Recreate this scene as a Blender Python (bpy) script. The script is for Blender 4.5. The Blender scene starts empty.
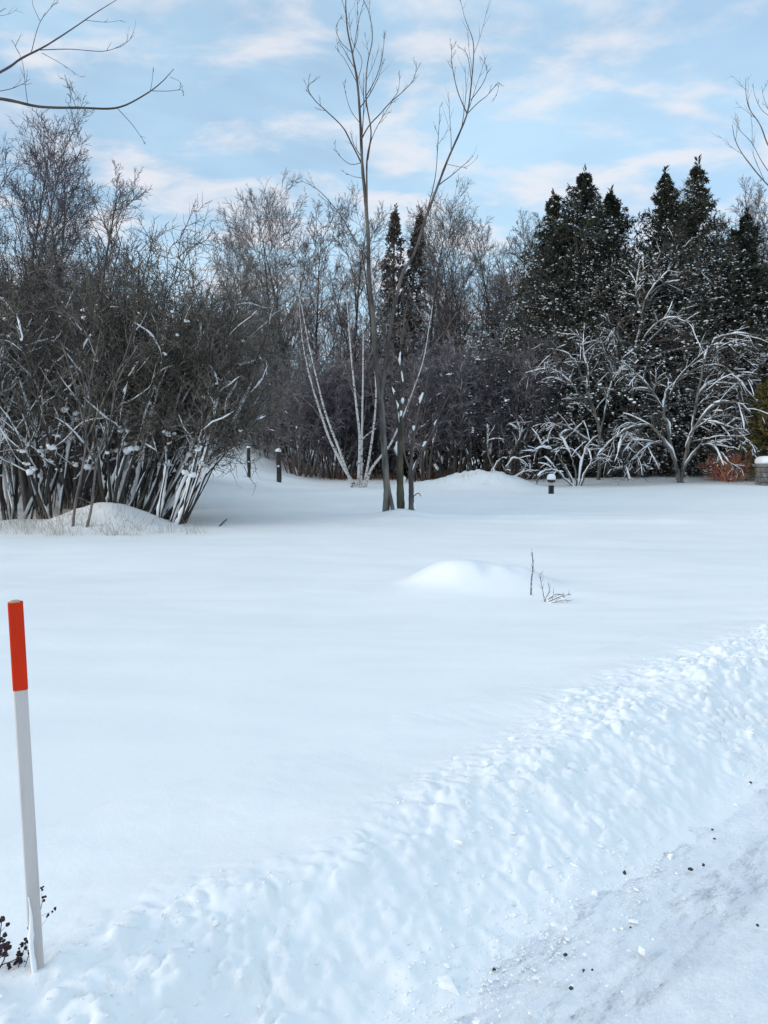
import bpy, math
import numpy as np
from mathutils import Vector

C = bpy.context.scene.collection
RNG = np.random.default_rng(11)
F, HY = 769.0, 462.0
CAM_Z = 1.6
TH = math.atan((512 - HY) / F)

def norm(v):
    return v / np.maximum(np.linalg.norm(v, axis=-1, keepdims=True), 1e-9)

def at(px, py, d):
    """World point seen at pixel (px,py) at depth d along +Y."""
    a, b = (px - 384) / F, (512 - py) / F
    y = math.cos(TH) + b * math.sin(TH)
    z = -math.sin(TH) + b * math.cos(TH)
    return np.array([a * d / y, d, CAM_Z + z * d / y])

# ------------------------------------------------------------------ noise
def _hash(ix, iy, seed):
    h = (ix.astype(np.int64) * 374761393 + iy.astype(np.int64) * 668265263 + seed * 1442695041) & 0xFFFFFFFF
    h = ((h ^ (h >> 13)) * 1274126177) & 0xFFFFFFFF
    h = ((h ^ (h >> 16)) * 2246822519) & 0xFFFFFFFF
    return (h & 0xFFFFFF) / float(0xFFFFFF)

def vnoise(x, y, seed=0):
    x = np.asarray(x, float); y = np.asarray(y, float)
    ix, iy = np.floor(x), np.floor(y)
    fx, fy = x - ix, y - iy
    u = fx * fx * fx * (fx * (fx * 6 - 15) + 10); v = fy * fy * fy * (fy * (fy * 6 - 15) + 10)
    a = _hash(ix, iy, seed); b = _hash(ix + 1, iy, seed)
    c = _hash(ix, iy + 1, seed); d = _hash(ix + 1, iy + 1, seed)
    return (a + (b - a) * u) * (1 - v) + (c + (d - c) * u) * v - 0.5

def fbm(x, y, seed=0, octs=4, gain=0.5):
    t, a = 0, 1.0
    for o in range(octs):
        t = t + a * vnoise(x * 2 ** o + 17.3 * o, y * 2 ** o - 9.1 * o, seed + o); a *= gain
    return t

def worley(x, y, seed=0):
    """nearest-point distance, its random id faded to 0 at the cell borders"""
    ix, iy = np.floor(x), np.floor(y)
    best = np.full(np.shape(x), 9.0); sec = np.full(np.shape(x), 9.0); bid = np.zeros(np.shape(x))
    for dx in (-1, 0, 1):
        for dy in (-1, 0, 1):
            cx, cy = ix + dx, iy + dy
            px = cx + _hash(cx, cy, seed); py = cy + _hash(cx, cy, seed + 7)
            d = np.hypot(px - x, py - y)
            m = d < best
            sec = np.where(m, best, np.minimum(sec, d))
            best = np.where(m, d, best); bid = np.where(m, _hash(cx, cy, seed + 13), bid)
    edge = np.clip((sec - best) / 0.22, 0, 1)
    return best, np.where(bid > 0.5, bid, 0) * edge * edge * (3 - 2 * edge)

def sstep(a, b, x):
    t = np.clip((x - a) / (b - a), 0, 1)
    return t * t * (3 - 2 * t)

# ------------------------------------------------------------------ terrain
P0 = np.array([0.29, 2.29]); RU = np.array([0.72, 0.694]); RN = np.array([-0.694, 0.72])

BUMPS = []          # (x, y, sx, sy, h, power)
def bump_at(px, d, sx, sy, h, p=2.0):
    BUMPS.append(((px - 384) / F * d, d, sx, sy, h, p))
bump_at(482, 8.95, 0.66, 0.55, 0.25, 4.6)      # hummock in the field
bump_at(440, 8.6, 0.30, 0.4, 0.07, 2.0)
bump_at(112, 16.8, 0.75, 0.8, 0.46, 2.4)       # drift under the thicket
bump_at(20, 16.8, 1.6, 1.0, 0.16, 2.4)
bump_at(487, 33.5, 1.35, 1.5, 0.62, 2.4)       # drift in front of the wood
bump_at(440, 33.5, 1.6, 1.5, 0.25, 2.4)
bump_at(402, 19.8, 0.55, 0.6, 0.16, 2.0)       # round the trunk clump
bump_at(470, 20.0, 2.6, 0.35, 0.07, 2.0)
bump_at(455, 18.9, 2.4, 0.25, 0.06, 2.0)
bump_at(640, 18.6, 3.4, 0.25, 0.04, 2.0)
bump_at(560, 35.5, 2.2, 1.2, 0.22, 2.4)
bump_at(650, 36.0, 2.0, 1.2, 0.15, 2.4)

def base_z(x, y):
    rise = 0.026 + 0.072 * sstep(-2.5, -9.0, x) + 0.016 * sstep(4, 18, x)
    yy = np.clip(y - 21, 0, None)
    yy = np.where(yy < 34, yy, 34 + (yy - 34) * 0.15)
    s = (yy + 0.0) * sstep(0, 6, yy)
    z = 0.20 + rise * s
    far = sstep(90, 300, np.hypot(x, y))
    z = z * (1 - 0.5 * far)
    z = z + 0.10 * fbm(x * 0.16, y * 0.22, 5, 3) * sstep(3, 10, y)
    z = z + 0.025 * fbm(x * 0.5, y * 1.0, 9, 3)
    z = z + 0.007 * fbm(x * 1.6, y * 4.0, 15, 2)
    for bx, by, sx, sy, h, p in BUMPS:
        r = np.sqrt(((x - bx) / sx) ** 2 + ((y - by) / sy) ** 2)
        z = z + h * np.exp(-0.5 * r ** p) * (1 + 0.34 * vnoise(x * 2.2, y * 2.2, 31) + 0.12 * vnoise(x * 6, y * 6, 33))
    return z

def st(x, y):
    dx, dy = x - P0[0], y - P0[1]
    return dx * RU[0] + dy * RU[1], dx * RN[0] + dy * RN[1]

def field_z(x, y):
    """field level; the road trench (3.6 m wide) is cut into it."""
    s, t = st(x, y)
    z = base_z(x, y)
    road = sstep(1.15, 0.55, t) * sstep(-4.9, -4.2, t)
    return z * (1 - road) + -0.14 * road

def bank_z(s, t):
    x = P0[0] + RU[0] * s + RN[0] * t; y = P0[1] + RU[1] * s + RN[1] * t
    fz = base_z(x, y)
    edge = 0.05 + 0.07 * fbm(s * 0.9, s * 0.0 + 3.1, 41, 3) + 0.02 * vnoise(s * 5, t * 0 + 1, 45)
    tt = t - edge
    crest = 0.034 + 0.045 * fbm(s * 1.1, s * 0 + 7.7, 51, 3)
    up = sstep(-0.16, 0.62, tt)
    fall = sstep(0.42, 1.0, tt)
    h = up * (fz + crest * (1 - fall)) - 0.016 * (1 - up)
    # thrown lumps
    wd = 0.66 + 0.48 * sstep(-0.6, 3.0, s) + 0.14 * vnoise(s * 1.4, t * 0, 57)
    rough = sstep(-0.14, 0.15, tt) * (1 - 0.93 * sstep(wd - 0.30, wd + 0.12, tt)) * (1 - sstep(1.3, 1.9, t))
    f1, i1 = worley(s * 4.6 + 0.6 * vnoise(s * 6, t * 6, 3), t * 6.5, 61)
    f2, i2 = worley(s * 11 + 0.5 * vnoise(s * 9, t * 9, 4), t * 14.0, 71)
    l1 = np.sqrt(np.clip(1 - (f1 / 0.62) ** 2, 0, 1)) * i1
    l2 = np.sqrt(np.clip(1 - (f2 / 0.6) ** 2, 0, 1)) * i2
    f3, i3 = worley(s * 21, t * 26.0, 77)
    l3 = np.sqrt(np.clip(1 - (f3 / 0.6) ** 2, 0, 1)) * i3
    face = sstep(-0.02, 0.12, tt) * (1 - sstep(0.30, 0.5, tt))
    n = 0.050 * fbm(s * 2.2, t * 3.0, 81, 4)
    # scooped slabs on the plough face
    slab = np.abs(vnoise(s * 2.6 + 1.2 * t, t * 1.3, 88)) * 2
    h = h + rough * ((0.6 + 0.75 * sstep(-0.2, 0.25, vnoise(s * 1.1, t * 1.6, 151))) * (1 + 0.35 * np.exp(-((tt - 0.5) / 0.22) ** 2)) * (0.022 * l1 + 0.017 * l2 + 0.010 * l3) + 0.70 * n + 0.016 * (0.5 - np.abs(fbm(s * 9, t * 12, 141, 3))) + 0.007 * vnoise(s * 26, t * 26, 91)) + face * 0.022 * (slab - 0.5)
    h = h + 0.006 * fbm(s * 3.2, t * 6, 93, 3) * sstep(0.3, 1.0, tt)
    # sink under the field at the outer edge
    h = h - 0.05 * sstep(1.4, 2.1, t) + 0.004 - 0.07 * sstep(-0.08, -0.24, t)
    return x, y, h

def gz(x, y):
    x = np.atleast_1d(np.asarray(x, float)); y = np.atleast_1d(np.asarray(y, float))
    return float(field_z(x, y)[0])

def surf_z(x, y):
    s, t = st(x, y)
    z = gz(x, y)
    if -0.2 < t < 2.1: z = max(z, float(bank_z(np.array([s]), np.array([t]))[2][0]))
    return z

# ------------------------------------------------------------------ materials
MATS = {}
def mat(name, base, rough=0.8, c2=None, scale=3.0, stretch=(1, 1, 1), lo=0.4, hi=0.6, bump=0.0, bscale=40,
        detail=6, coord='Object', rand=0.0, spec=0.3, chips=None):
    m = bpy.data.materials.new(name); m.use_nodes = True
    nt = m.node_tree; N = nt.nodes; L = nt.links
    b = N['Principled BSDF']
    b.inputs['Roughness'].default_value = rough
    b.inputs['Specular IOR Level'].default_value = spec
    b.inputs['Base Color'].default_value = (*base, 1)
    tc = N.new('ShaderNodeTexCoord'); mp = N.new('ShaderNodeMapping')
    L.new(tc.outputs[coord], mp.inputs['Vector']); mp.inputs['Scale'].default_value = stretch
    col = None
    if c2 is not None:
        no = N.new('ShaderNodeTexNoise'); no.inputs['Scale'].default_value = scale; no.inputs['Detail'].default_value = detail
        L.new(mp.outputs[0], no.inputs['Vector'])
        mr = N.new('ShaderNodeMapRange'); mr.inputs[1].default_value = lo; mr.inputs[2].default_value = hi
        L.new(no.outputs['Fac'], mr.inputs[0])
        mx = N.new('ShaderNodeMix'); mx.data_type = 'RGBA'
        mx.inputs[6].default_value = (*base, 1); mx.inputs[7].default_value = (*c2, 1)
        L.new(mr.outputs[0], mx.inputs[0]); col = mx.outputs[2]
    if chips:
        cc, cs, clo, chi, cst = chips
        mp3 = N.new('ShaderNodeMapping'); mp3.inputs['Scale'].default_value = cst; L.new(tc.outputs[coord], mp3.inputs['Vector'])
        n3 = N.new('ShaderNodeTexNoise'); n3.inputs['Scale'].default_value = cs; n3.inputs['Detail'].default_value = 9; n3.inputs['Roughness'].default_value = 0.7
        L.new(mp3.outputs[0], n3.inputs['Vector'])
        mr3 = N.new('ShaderNodeMapRange'); mr3.inputs[1].default_value = clo; mr3.inputs[2].default_value = chi; L.new(n3.outputs['Fac'], mr3.inputs[0])
        mx3 = N.new('ShaderNodeMix'); mx3.data_type = 'RGBA'; mx3.inputs[7].default_value = (*cc, 1)
        L.new(mr3.outputs[0], mx3.inputs[0]); L.new(col, mx3.inputs[6]); col = mx3.outputs[2]
    if rand > 0:
        oi = N.new('ShaderNodeObjectInfo'); mr2 = N.new('ShaderNodeMapRange')
        mr2.inputs[3].default_value = 1 - rand; mr2.inputs[4].default_value = 1 + rand
        L.new(oi.outputs['Random'], mr2.inputs[0])
        hs = N.new('ShaderNodeHueSaturation'); L.new(mr2.outputs[0], hs.inputs['Value'])
        if col: L.new(col, hs.inputs['Color'])
        else: hs.inputs['Color'].default_value = (*base, 1)
        col = hs.outputs[0]
    if col: L.new(col, b.inputs['Base Color'])
    if bump > 0:
        n2 = N.new('ShaderNodeTexNoise'); n2.inputs['Scale'].default_value = bscale; n2.inputs['Detail'].default_value = 8
        L.new(mp.outputs[0], n2.inputs['Vector'])
        bp = N.new('ShaderNodeBump'); bp.inputs['Strength'].default_value = 1.0; bp.inputs['Distance'].default_value = bump
        L.new(n2.outputs['Fac'], bp.inputs['Height']); L.new(bp.outputs[0], b.inputs['Normal'])
    MATS[name] = m
    return m

SNOW = mat('snow', (0.875, 0.865, 0.850), 0.55, (0.83, 0.825, 0.82), 0.9, lo=0.35, hi=0.7, bump=0.002, bscale=20, coord='Object', spec=0.2)
BANK = mat('ploughed_snow', (0.875, 0.87, 0.86), 0.5, (0.83, 0.825, 0.82), 1.2, lo=0.35, hi=0.7, bump=0.0018, bscale=50, spec=0.25)
TREESNOW = mat('tree_snow', (0.86, 0.87, 0.89), 0.6)
BARK_BROWN = mat('thicket_bark', (0.026, 0.024, 0.024), 0.9, (0.062, 0.055, 0.046), 6, stretch=(1, 1, 0.3), bump=0.006, bscale=40, rand=0.15)
TWIG_BROWN = mat('thicket_twig', (0.062, 0.054, 0.049), 0.9, (0.25, 0.212, 0.172), 5.5, lo=0.42, hi=0.68, rand=0.15)
TWIG_PURPLE = mat('purple_twig', (0.060, 0.048, 0.064), 0.9, (0.115, 0.094, 0.110), 1.2, rand=0.15)
BARK_GREY = mat('grey_bark', (0.19, 0.175, 0.155), 0.9, (0.06, 0.055, 0.053), 7, stretch=(1, 1, 0.22), lo=0.42, hi=0.66, bump=0.01, bscale=30)
BARK_LIMB = mat('limb_bark', (0.055, 0.048, 0.046), 0.9, (0.135, 0.12, 0.108), 5, stretch=(1, 1, 0.4), lo=0.4, hi=0.65)
BARK_MOSS = mat('mossy_bark', (0.12, 0.105, 0.065), 0.95, (0.05, 0.046, 0.04), 8, stretch=(1, 1, 0.3), bump=0.012, bscale=30)
BARK_DARK = mat('dark_bark', (0.060, 0.053, 0.050), 0.9, (0.11, 0.095, 0.085), 6, stretch=(1, 1, 0.3), bump=0.01, bscale=30, rand=0.2)
BIRCH = mat('birch_bark', (0.58, 0.56, 0.54), 0.7, (0.07, 0.06, 0.06), 7, stretch=(1, 1, 2.2), lo=0.51, hi=0.66, bump=0.004, bscale=20)
TWIG_FAR = mat('far_twig', (0.110, 0.094, 0.094), 0.95, (0.32, 0.272, 0.255), 2.2, lo=0.42, hi=0.70, rand=0.18)
TWIG_WOOD = mat('wood_twig', (0.092, 0.082, 0.094), 0.95, (0.38, 0.335, 0.345), 2.6, lo=0.46, hi=0.70)
CEDAR = mat('cedar_foliage', (0.026, 0.031, 0.025), 0.75, (0.070, 0.074, 0.054), 1.6, lo=0.35, hi=0.65, rand=0.15, spec=0.2)
SPRUCE = mat('spruce_foliage', (0.085, 0.074, 0.072), 0.8, (0.15, 0.128, 0.118), 1.3, spec=0.2)
YELLOWG = mat('yellow_green_foliage', (0.25, 0.20, 0.055), 0.8, (0.13, 0.115, 0.045), 3, spec=0.2)
REDTWIG = mat('red_twig', (0.52, 0.14, 0.11), 0.8, (0.52, 0.27, 0.14), 2.5)
STRAW = mat('dry_grass', (0.48, 0.40, 0.31), 0.9, (0.30, 0.23, 0.18), 2)
RUST = mat('rusty_leaf', (0.16, 0.065, 0.03), 0.9, (0.09, 0.045, 0.03), 3)
SEED = mat('dark_seed_head', (0.045, 0.02, 0.028), 0.8, (0.02, 0.014, 0.02), 30)
REDPAINT = mat('red_paint', (0.68, 0.032, 0.005), 0.7, (0.56, 0.030, 0.007), 14, stretch=(1, 1, 0.25), bump=0.0012, bscale=60, spec=0.15, chips=((0.50, 0.30, 0.20), 26, 0.66, 0.70, (1, 1, 0.35)))
WHITEPAINT = mat('weathered_white_paint', (0.60, 0.545, 0.52), 0.6, (0.48, 0.44, 0.42), 16, stretch=(1, 1, 0.12), bump=0.0016, bscale=60, detail=8, chips=((0.30, 0.25, 0.21), 34, 0.62, 0.72, (1, 1, 0.06)))
CUTWOOD = mat('bare_wood', (0.55, 0.40, 0.24), 0.8, (0.42, 0.30, 0.18), 30)
BLACKM = mat('black_metal', (0.018, 0.020, 0.028), 0.4, (0.03, 0.032, 0.04), 10)
PINKGLASS = mat('frosted_lens', (0.55, 0.40, 0.38), 0.35)
STONE = mat('grey_stone', (0.25, 0.24, 0.22), 0.9, (0.13, 0.125, 0.115), 5, bump=0.02, bscale=12)
PEBBLE = mat('dark_gravel', (0.030, 0.028, 0.030), 0.8, (0.07, 0.065, 0.065), 40)

def road_mat():
    m = bpy.data.materials.new('packed_snow_road'); m.use_nodes = True
    nt = m.node_tree; N = nt.nodes; L = nt.links; b = N['Principled BSDF']
    b.inputs['Roughness'].default_value = 0.5; b.inputs['Specular IOR Level'].default_value = 0.35
    tc = N.new('ShaderNodeTexCoord'); sep = N.new('ShaderNodeSeparateXYZ'); L.new(tc.outputs['Object'], sep.inputs[0])
    def noise(scale, stretch, detail=8, rough=0.6):
        mp = N.new('ShaderNodeMapping'); mp.inputs['Scale'].default_value = stretch
        L.new(tc.outputs['Object'], mp.inputs[0])
        n = N.new('ShaderNodeTexNoise'); n.inputs['Scale'].default_value = scale
        n.inputs['Detail'].default_value = detail; n.inputs['Roughness'].default_value = rough
        L.new(mp.outputs[0], n.inputs['Vector']); return n.outputs['Fac']
    def math_(op, a, b_=None, clamp=False):
        n = N.new('ShaderNodeMath'); n.operation = op; n.use_clamp = clamp
        for i, v in enumerate((a, b_)):
            if v is None: continue
            if isinstance(v, (int, float)): n.inputs[i].default_value = v
            else: L.new(v, n.inputs[i])
        return n.outputs[0]
    def ramp(v, a, b_, lo=0., hi=1.):
        n = N.new('ShaderNodeMapRange'); n.inputs[1].default_value = a; n.inputs[2].default_value = b_
        n.inputs[3].default_value = lo; n.inputs[4].default_value = hi; n.interpolation_type = 'SMOOTHSTEP'
        L.new(v, n.inputs[0]); return n.outputs[0]
    def band(c, w):
        d = math_('ABSOLUTE', math_('SUBTRACT', sep.outputs[1], c))
        return ramp(d, 0.0, w, 1, 0)
    wob = noise(1.2, (1, 1, 1), 2)
    tracks = math_('MAXIMUM', math_('MULTIPLY', band(-0.03, 0.15), 0.85), math_('MAXIMUM', band(-0.36, 0.30), band(-1.75, 0.45)))
    big = ramp(noise(2.2, (0.6, 1.5, 1), 3), 0.40, 0.60)
    fine = ramp(noise(11, (0.7, 2.4, 1), 10, 0.72), 0.47, 0.60)
    grit = ramp(noise(60, (0.8, 1.6, 1), 4, 0.7), 0.5, 0.66)
    d1 = math_('MULTIPLY', math_('MULTIPLY', tracks, big), math_('MULTIPLY', fine, math_('ADD', math_('MULTIPLY', grit, 0.6), 0.4)))
    wash = math_('MULTIPLY', math_('MAXIMUM', band(-0.40, 0.26), band(-1.75, 0.45)), ramp(noise(4, (0.5, 1.6, 1), 6), 0.38, 0.68))
    def mix(fac, a, c):
        n = N.new('ShaderNodeMix'); n.data_type = 'RGBA'
        L.new(fac, n.inputs[0])
        if isinstance(a, tuple): n.inputs[6].default_value = (*a, 1)
        else: L.new(a, n.inputs[6])
        n.inputs[7].default_value = (*c, 1); return n.outputs[2]
    base = mix(ramp(noise(7, (0.7, 1.5, 1), 8), 0.35, 0.7), (0.865, 0.865, 0.868), (0.78, 0.79, 0.825))
    c = mix(math_('MULTIPLY', wash, 0.5), base, (0.50, 0.515, 0.57))
    c = mix(math_('MULTIPLY', d1, 0.95), c, (0.20, 0.19, 0.20))
    L.new(c, b.inputs['Base Color'])
    bp = N.new('ShaderNodeBump'); bp.inputs['Distance'].default_value = 0.012
    L.new(noise(30, (0.8, 1.3, 1), 10, 0.65), bp.inputs['Height']); L.new(bp.outputs[0], b.inputs['Normal'])
    return m
ROAD = road_mat()

# ------------------------------------------------------------------ mesh building
class Buf:
    """Collects vertices and faces (tris / quads) for ONE mesh object."""
    def __init__(s): s.v = []; s.f = {3: [], 4: []}; s.n = 0
    def add(s, v, f):
        v = np.asarray(v, float).reshape(-1, 3); f = np.asarray(f, np.int64)
        s.v.append(v); s.f[f.shape[1]].append(f + s.n); s.n += len(v)
    def tubes(s, pts, rad, k=3):
        B, n = pts.shape[:2]
        if B == 0: return
        T = np.empty_like(pts)
        T[:, 1:-1] = pts[:, 2:] - pts[:, :-2]; T[:, 0] = pts[:, 1] - pts[:, 0]; T[:, -1] = pts[:, -1] - pts[:, -2]
        T = norm(T)
        avg = norm(pts[:, -1] - pts[:, 0])
        ref = np.where(np.abs(avg[:, 2:3]) < 0.8, np.array([[0, 0, 1.]]), np.array([[0.8, 0.6, 0.]]))
        ref = norm(ref - (ref * avg).sum(-1, keepdims=True) * avg)[:, None, :]
        u = norm(ref - (ref * T).sum(-1, keepdims=True) * T); w = np.cross(T, u)
        a = np.arange(k) * 2 * math.pi / k
        ring = u[:, :, None, :] * np.cos(a)[None, None, :, None] + w[:, :, None, :] * np.sin(a)[None, None, :, None]
        V = pts[:, :, None, :] + ring * rad[:, :, None, None]
        idx = np.arange(B * n * k).reshape(B, n, k)
        a0 = idx[:, :-1, :]; b0 = np.roll(idx, -1, axis=2)[:, :-1, :]
        a1 = idx[:, 1:, :]; b1 = np.roll(idx, -1, axis=2)[:, 1:, :]
        s.add(V, np.stack([a0, b0, b1, a1], -1).reshape(-1, 4))
    def puffs(s, cen, size, rng, flat=0.6, jit=0.2):
        """small lumpy icosahedra at cen (M,3) with size (M,3) or (M,)"""
        M = len(cen)
        if M == 0: return
        if np.ndim(size) == 1: size = np.stack([size, size, size * flat], -1)
        V = ICO_V[None] * (1 + rng.normal(0, jit, (M, 12, 1)))
        az = rng.uniform(0, 6.28, M); ca, sa = np.cos(az), np.sin(az)
        V = V * size[:, None, :]
        x = V[..., 0] * ca[:, None] - V[..., 1] * sa[:, None]; y = V[..., 0] * sa[:, None] + V[..., 1] * ca[:, None]
        V = np.stack([x, y, V[..., 2]], -1) + cen[:, None, :]
        Fc = (ICO_F[None] + (np.arange(M) * 12)[:, None, None]).reshape(-1, 3)
        s.add(V, Fc)
    def sprays(s, base, dirn, nor, length, width):
        """leaf sprays: bent rhombi (two quads' worth of faces)"""
        side = norm(np.cross(dirn, nor))
        n2 = np.cross(side, dirn)
        a = base; b = base + dirn * length[:, None] * 0.55 + side * width[:, None] * 0.5
        c = base + dirn * length[:, None] + n2 * (-0.18 * length[:, None])
        d = base + dirn * length[:, None] * 0.45 - side * width[:, None] * 0.5
        V = np.stack([a, b, c, d], 1)
        i = np.arange(len(base) * 4).reshape(-1, 4)
        s.add(V, np.concatenate([i[:, [0, 1, 2]], i[:, [0, 2, 3]]]))
    def box(s, size, loc, bev=0.0):
        x, y, z = np.array(size) / 2
        if bev <= 0:
            V = np.array([(i, j, k) for k in (-z, z) for i, j in ((-x, -y), (x, -y), (x, y), (-x, y))])
            Fq = [(3, 2, 1, 0), (4, 5, 6, 7), (0, 1, 5, 4), (1, 2, 6, 5), (2, 3, 7, 6), (3, 0, 4, 7)]
            s.add(V + np.array(loc), Fq); return
        prof = [(x - bev, -y), (x, -y + bev), (x, y - bev), (x - bev, y), (-x + bev, y), (-x, y - bev), (-x, -y + bev), (-x + bev, -y)]
        rings = []
        for zz, sc in ((-z, 1 - bev / max(x, 1e-6)), (-z + bev, 1), (z - bev, 1), (z, 1 - bev / max(x, 1e-6))):
            rings.append([(p[0] * sc, p[1] * sc, zz) for p in prof])
        s.rings(np.array(rings) + np.array(loc))
    def rings(s, R):
        m, k = R.shape[:2]
        idx = np.arange(m * k).reshape(m, k)
        q = np.stack([idx[:-1], np.roll(idx, -1, 1)[:-1], np.roll(idx, -1, 1)[1:], idx[1:]], -1).reshape(-1, 4)
        n0 = s.n
        s.add(R, q)
        for ring, flip in ((0, True), (m - 1, False)):
            c = R[ring].mean(0); ci = s.n; s.v.append(c[None]); s.n += 1
            r = idx[ring] + n0
            t = np.stack([r, np.roll(r, -1), np.full(k, ci)], -1)
            s.f[3].append(t[:, ::-1] if flip else t)
    def build(s, name, material, parent=None, smooth=True, origin=(0, 0, 0), sharp=None):
        V = np.concatenate(s.v) - np.asarray(origin, float)
        me = bpy.data.meshes.new(name)
        tri = np.concatenate(s.f[3]) if s.f[3] else np.zeros((0, 3), np.int64)
        quad = np.concatenate(s.f[4]) if s.f[4] else np.zeros((0, 4), np.int64)
        nl = tri.size + quad.size; nf = len(tri) + len(quad)
        me.vertices.add(len(V)); me.vertices.foreach_set('co', V.astype(np.float32).ravel())
        me.loops.add(nl); me.loops.foreach_set('vertex_index', np.concatenate([tri.ravel(), quad.ravel()]).astype(np.int32))
        me.polygons.add(nf)
        tot = np.concatenate([np.full(len(tri), 3), np.full(len(quad), 4)])
        me.polygons.foreach_set('loop_start', np.concatenate([[0], np.cumsum(tot)[:-1]]).astype(np.int32))
        me.polygons.foreach_set('loop_total', tot.astype(np.int32))
        me.polygons.foreach_set('use_smooth', np.full(nf, smooth))
        me.update(calc_edges=True)
        me.materials.append(material)
        o = bpy.data.objects.new(name, me); C.objects.link(o)
        if parent is not None: o.parent = parent
        else: o.location = Vector(tuple(origin))
        return o

g = (1 + 5 ** 0.5) / 2
ICO_V = norm(np.array([(-1, g, 0), (1, g, 0), (-1, -g, 0), (1, -g, 0), (0, -1, g), (0, 1, g), (0, -1, -g), (0, 1, -g), (g, 0, -1), (g, 0, 1), (-g, 0, -1), (-g, 0, 1)], float))
ICO_F = np.array([(0, 11, 5), (0, 5, 1), (0, 1, 7), (0, 7, 10), (0, 10, 11), (1, 5, 9), (5, 11, 4), (11, 10, 2), (10, 7, 6), (7, 1, 8), (3, 9, 4), (3, 4, 2), (3, 2, 6), (3, 6, 8), (3, 8, 9), (4, 9, 5), (2, 4, 11), (6, 2, 10), (8, 6, 7), (9, 8, 1)])

def thing(name, label, cat, loc, group=None, rz=0.0):
    o = bpy.data.objects.new(name, None); C.objects.link(o)
    o.location = Vector(tuple(loc)); o.rotation_euler = (0, 0, rz)
    o['label'] = label; o['category'] = cat
    if group: o['group'] = group
    return o
def tag(o, label, cat, group=None):
    o['label'] = label; o['category'] = cat
    if group: o['group'] = group
    return o
def structure(o): o['kind'] = 'structure'; return o
def stuff(o, label, cat): o['kind'] = 'stuff'; o['label'] = label; o['category'] = cat; return o

# ------------------------------------------------------------------ branch growth
def integrate(start, d, L, r0, nseg, wig, up, rng, tip=0.25):
    B = len(start)
    pts = np.empty((B, nseg + 1, 3)); pts[:, 0] = start
    step = (L / nseg)[:, None]
    for i in range(nseg):
        d = norm(d + rng.normal(0, wig, (B, 3)) + np.array([0, 0, up]))
        pts[:, i + 1] = pts[:, i] + d * step
    rad = r0[:, None] * np.linspace(1, tip, nseg + 1)[None]
    return pts, rad

def children(P, R, n, rng, t=(0.3, 1.0), ang=(30, 55), ratio=0.5, fall=0.5, rr=0.55, nseg=4, wig=0.12, up=0.05, rmin=0.004, tip=0.3, Labs=None):
    B, m = P.shape[:2]; m -= 1
    L0 = np.linalg.norm(np.diff(P, axis=1), axis=-1).sum(1)
    k = np.arange(n)[None]
    tt = t[0] + (t[1] - t[0]) * (k + rng.uniform(0, 1, (B, n))) / n
    f = np.clip(tt * m, 0, m - 1e-3); i = f.astype(int); fr = (f - i)[..., None]
    bi = np.arange(B)[:, None]
    pos = P[bi, i] * (1 - fr) + P[bi, i + 1] * fr
    T = norm(P[bi, i + 1] - P[bi, i])
    rp = R[bi, i] * (1 - fr[..., 0]) + R[bi, i + 1] * fr[..., 0]
    ref = np.where(np.abs(T[..., 2:3]) < 0.9, np.array([0, 0, 1.]), np.array([1., 0, 0]))
    u = norm(np.cross(T, ref)); v = np.cross(T, u)
    az = rng.uniform(0, 6.28, (B, 1)) + k * 2.4 + rng.normal(0, 0.4, (B, n))
    a = np.radians(rng.uniform(ang[0], ang[1], (B, n)))[..., None]
    d = T * np.cos(a) + np.sin(a) * (u * np.cos(az)[..., None] + v * np.sin(az)[..., None])
    L = (L0[:, None] if Labs is None else Labs) * ratio * (1 - fall * tt) * rng.uniform(0.6, 1.25, (B, n))
    r = np.maximum(rp * rr, rmin)
    return integrate(pos.reshape(-1, 3), d.reshape(-1, 3), L.ravel(), r.ravel(), nseg, wig, up, rng, tip)

def smooth_poly(ctrl, n):
    """Catmull-Rom through control points -> n+1 points"""
    P = np.asarray(ctrl, float); P = np.vstack([2 * P[0] - P[1], P, 2 * P[-1] - P[-2]])
    m = len(P) - 3
    out = []
    for t in np.linspace(0, m - 1e-6, n + 1):
        i = int(t); f = t - i; a, b, c, d = P[i:i + 4]
        out.append(0.5 * ((2 * b) + (-a + c) * f + (2 * a - 5 * b + 4 * c - d) * f * f + (-a + 3 * b - 3 * c + d) * f ** 3))
    return np.array(out)

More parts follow.
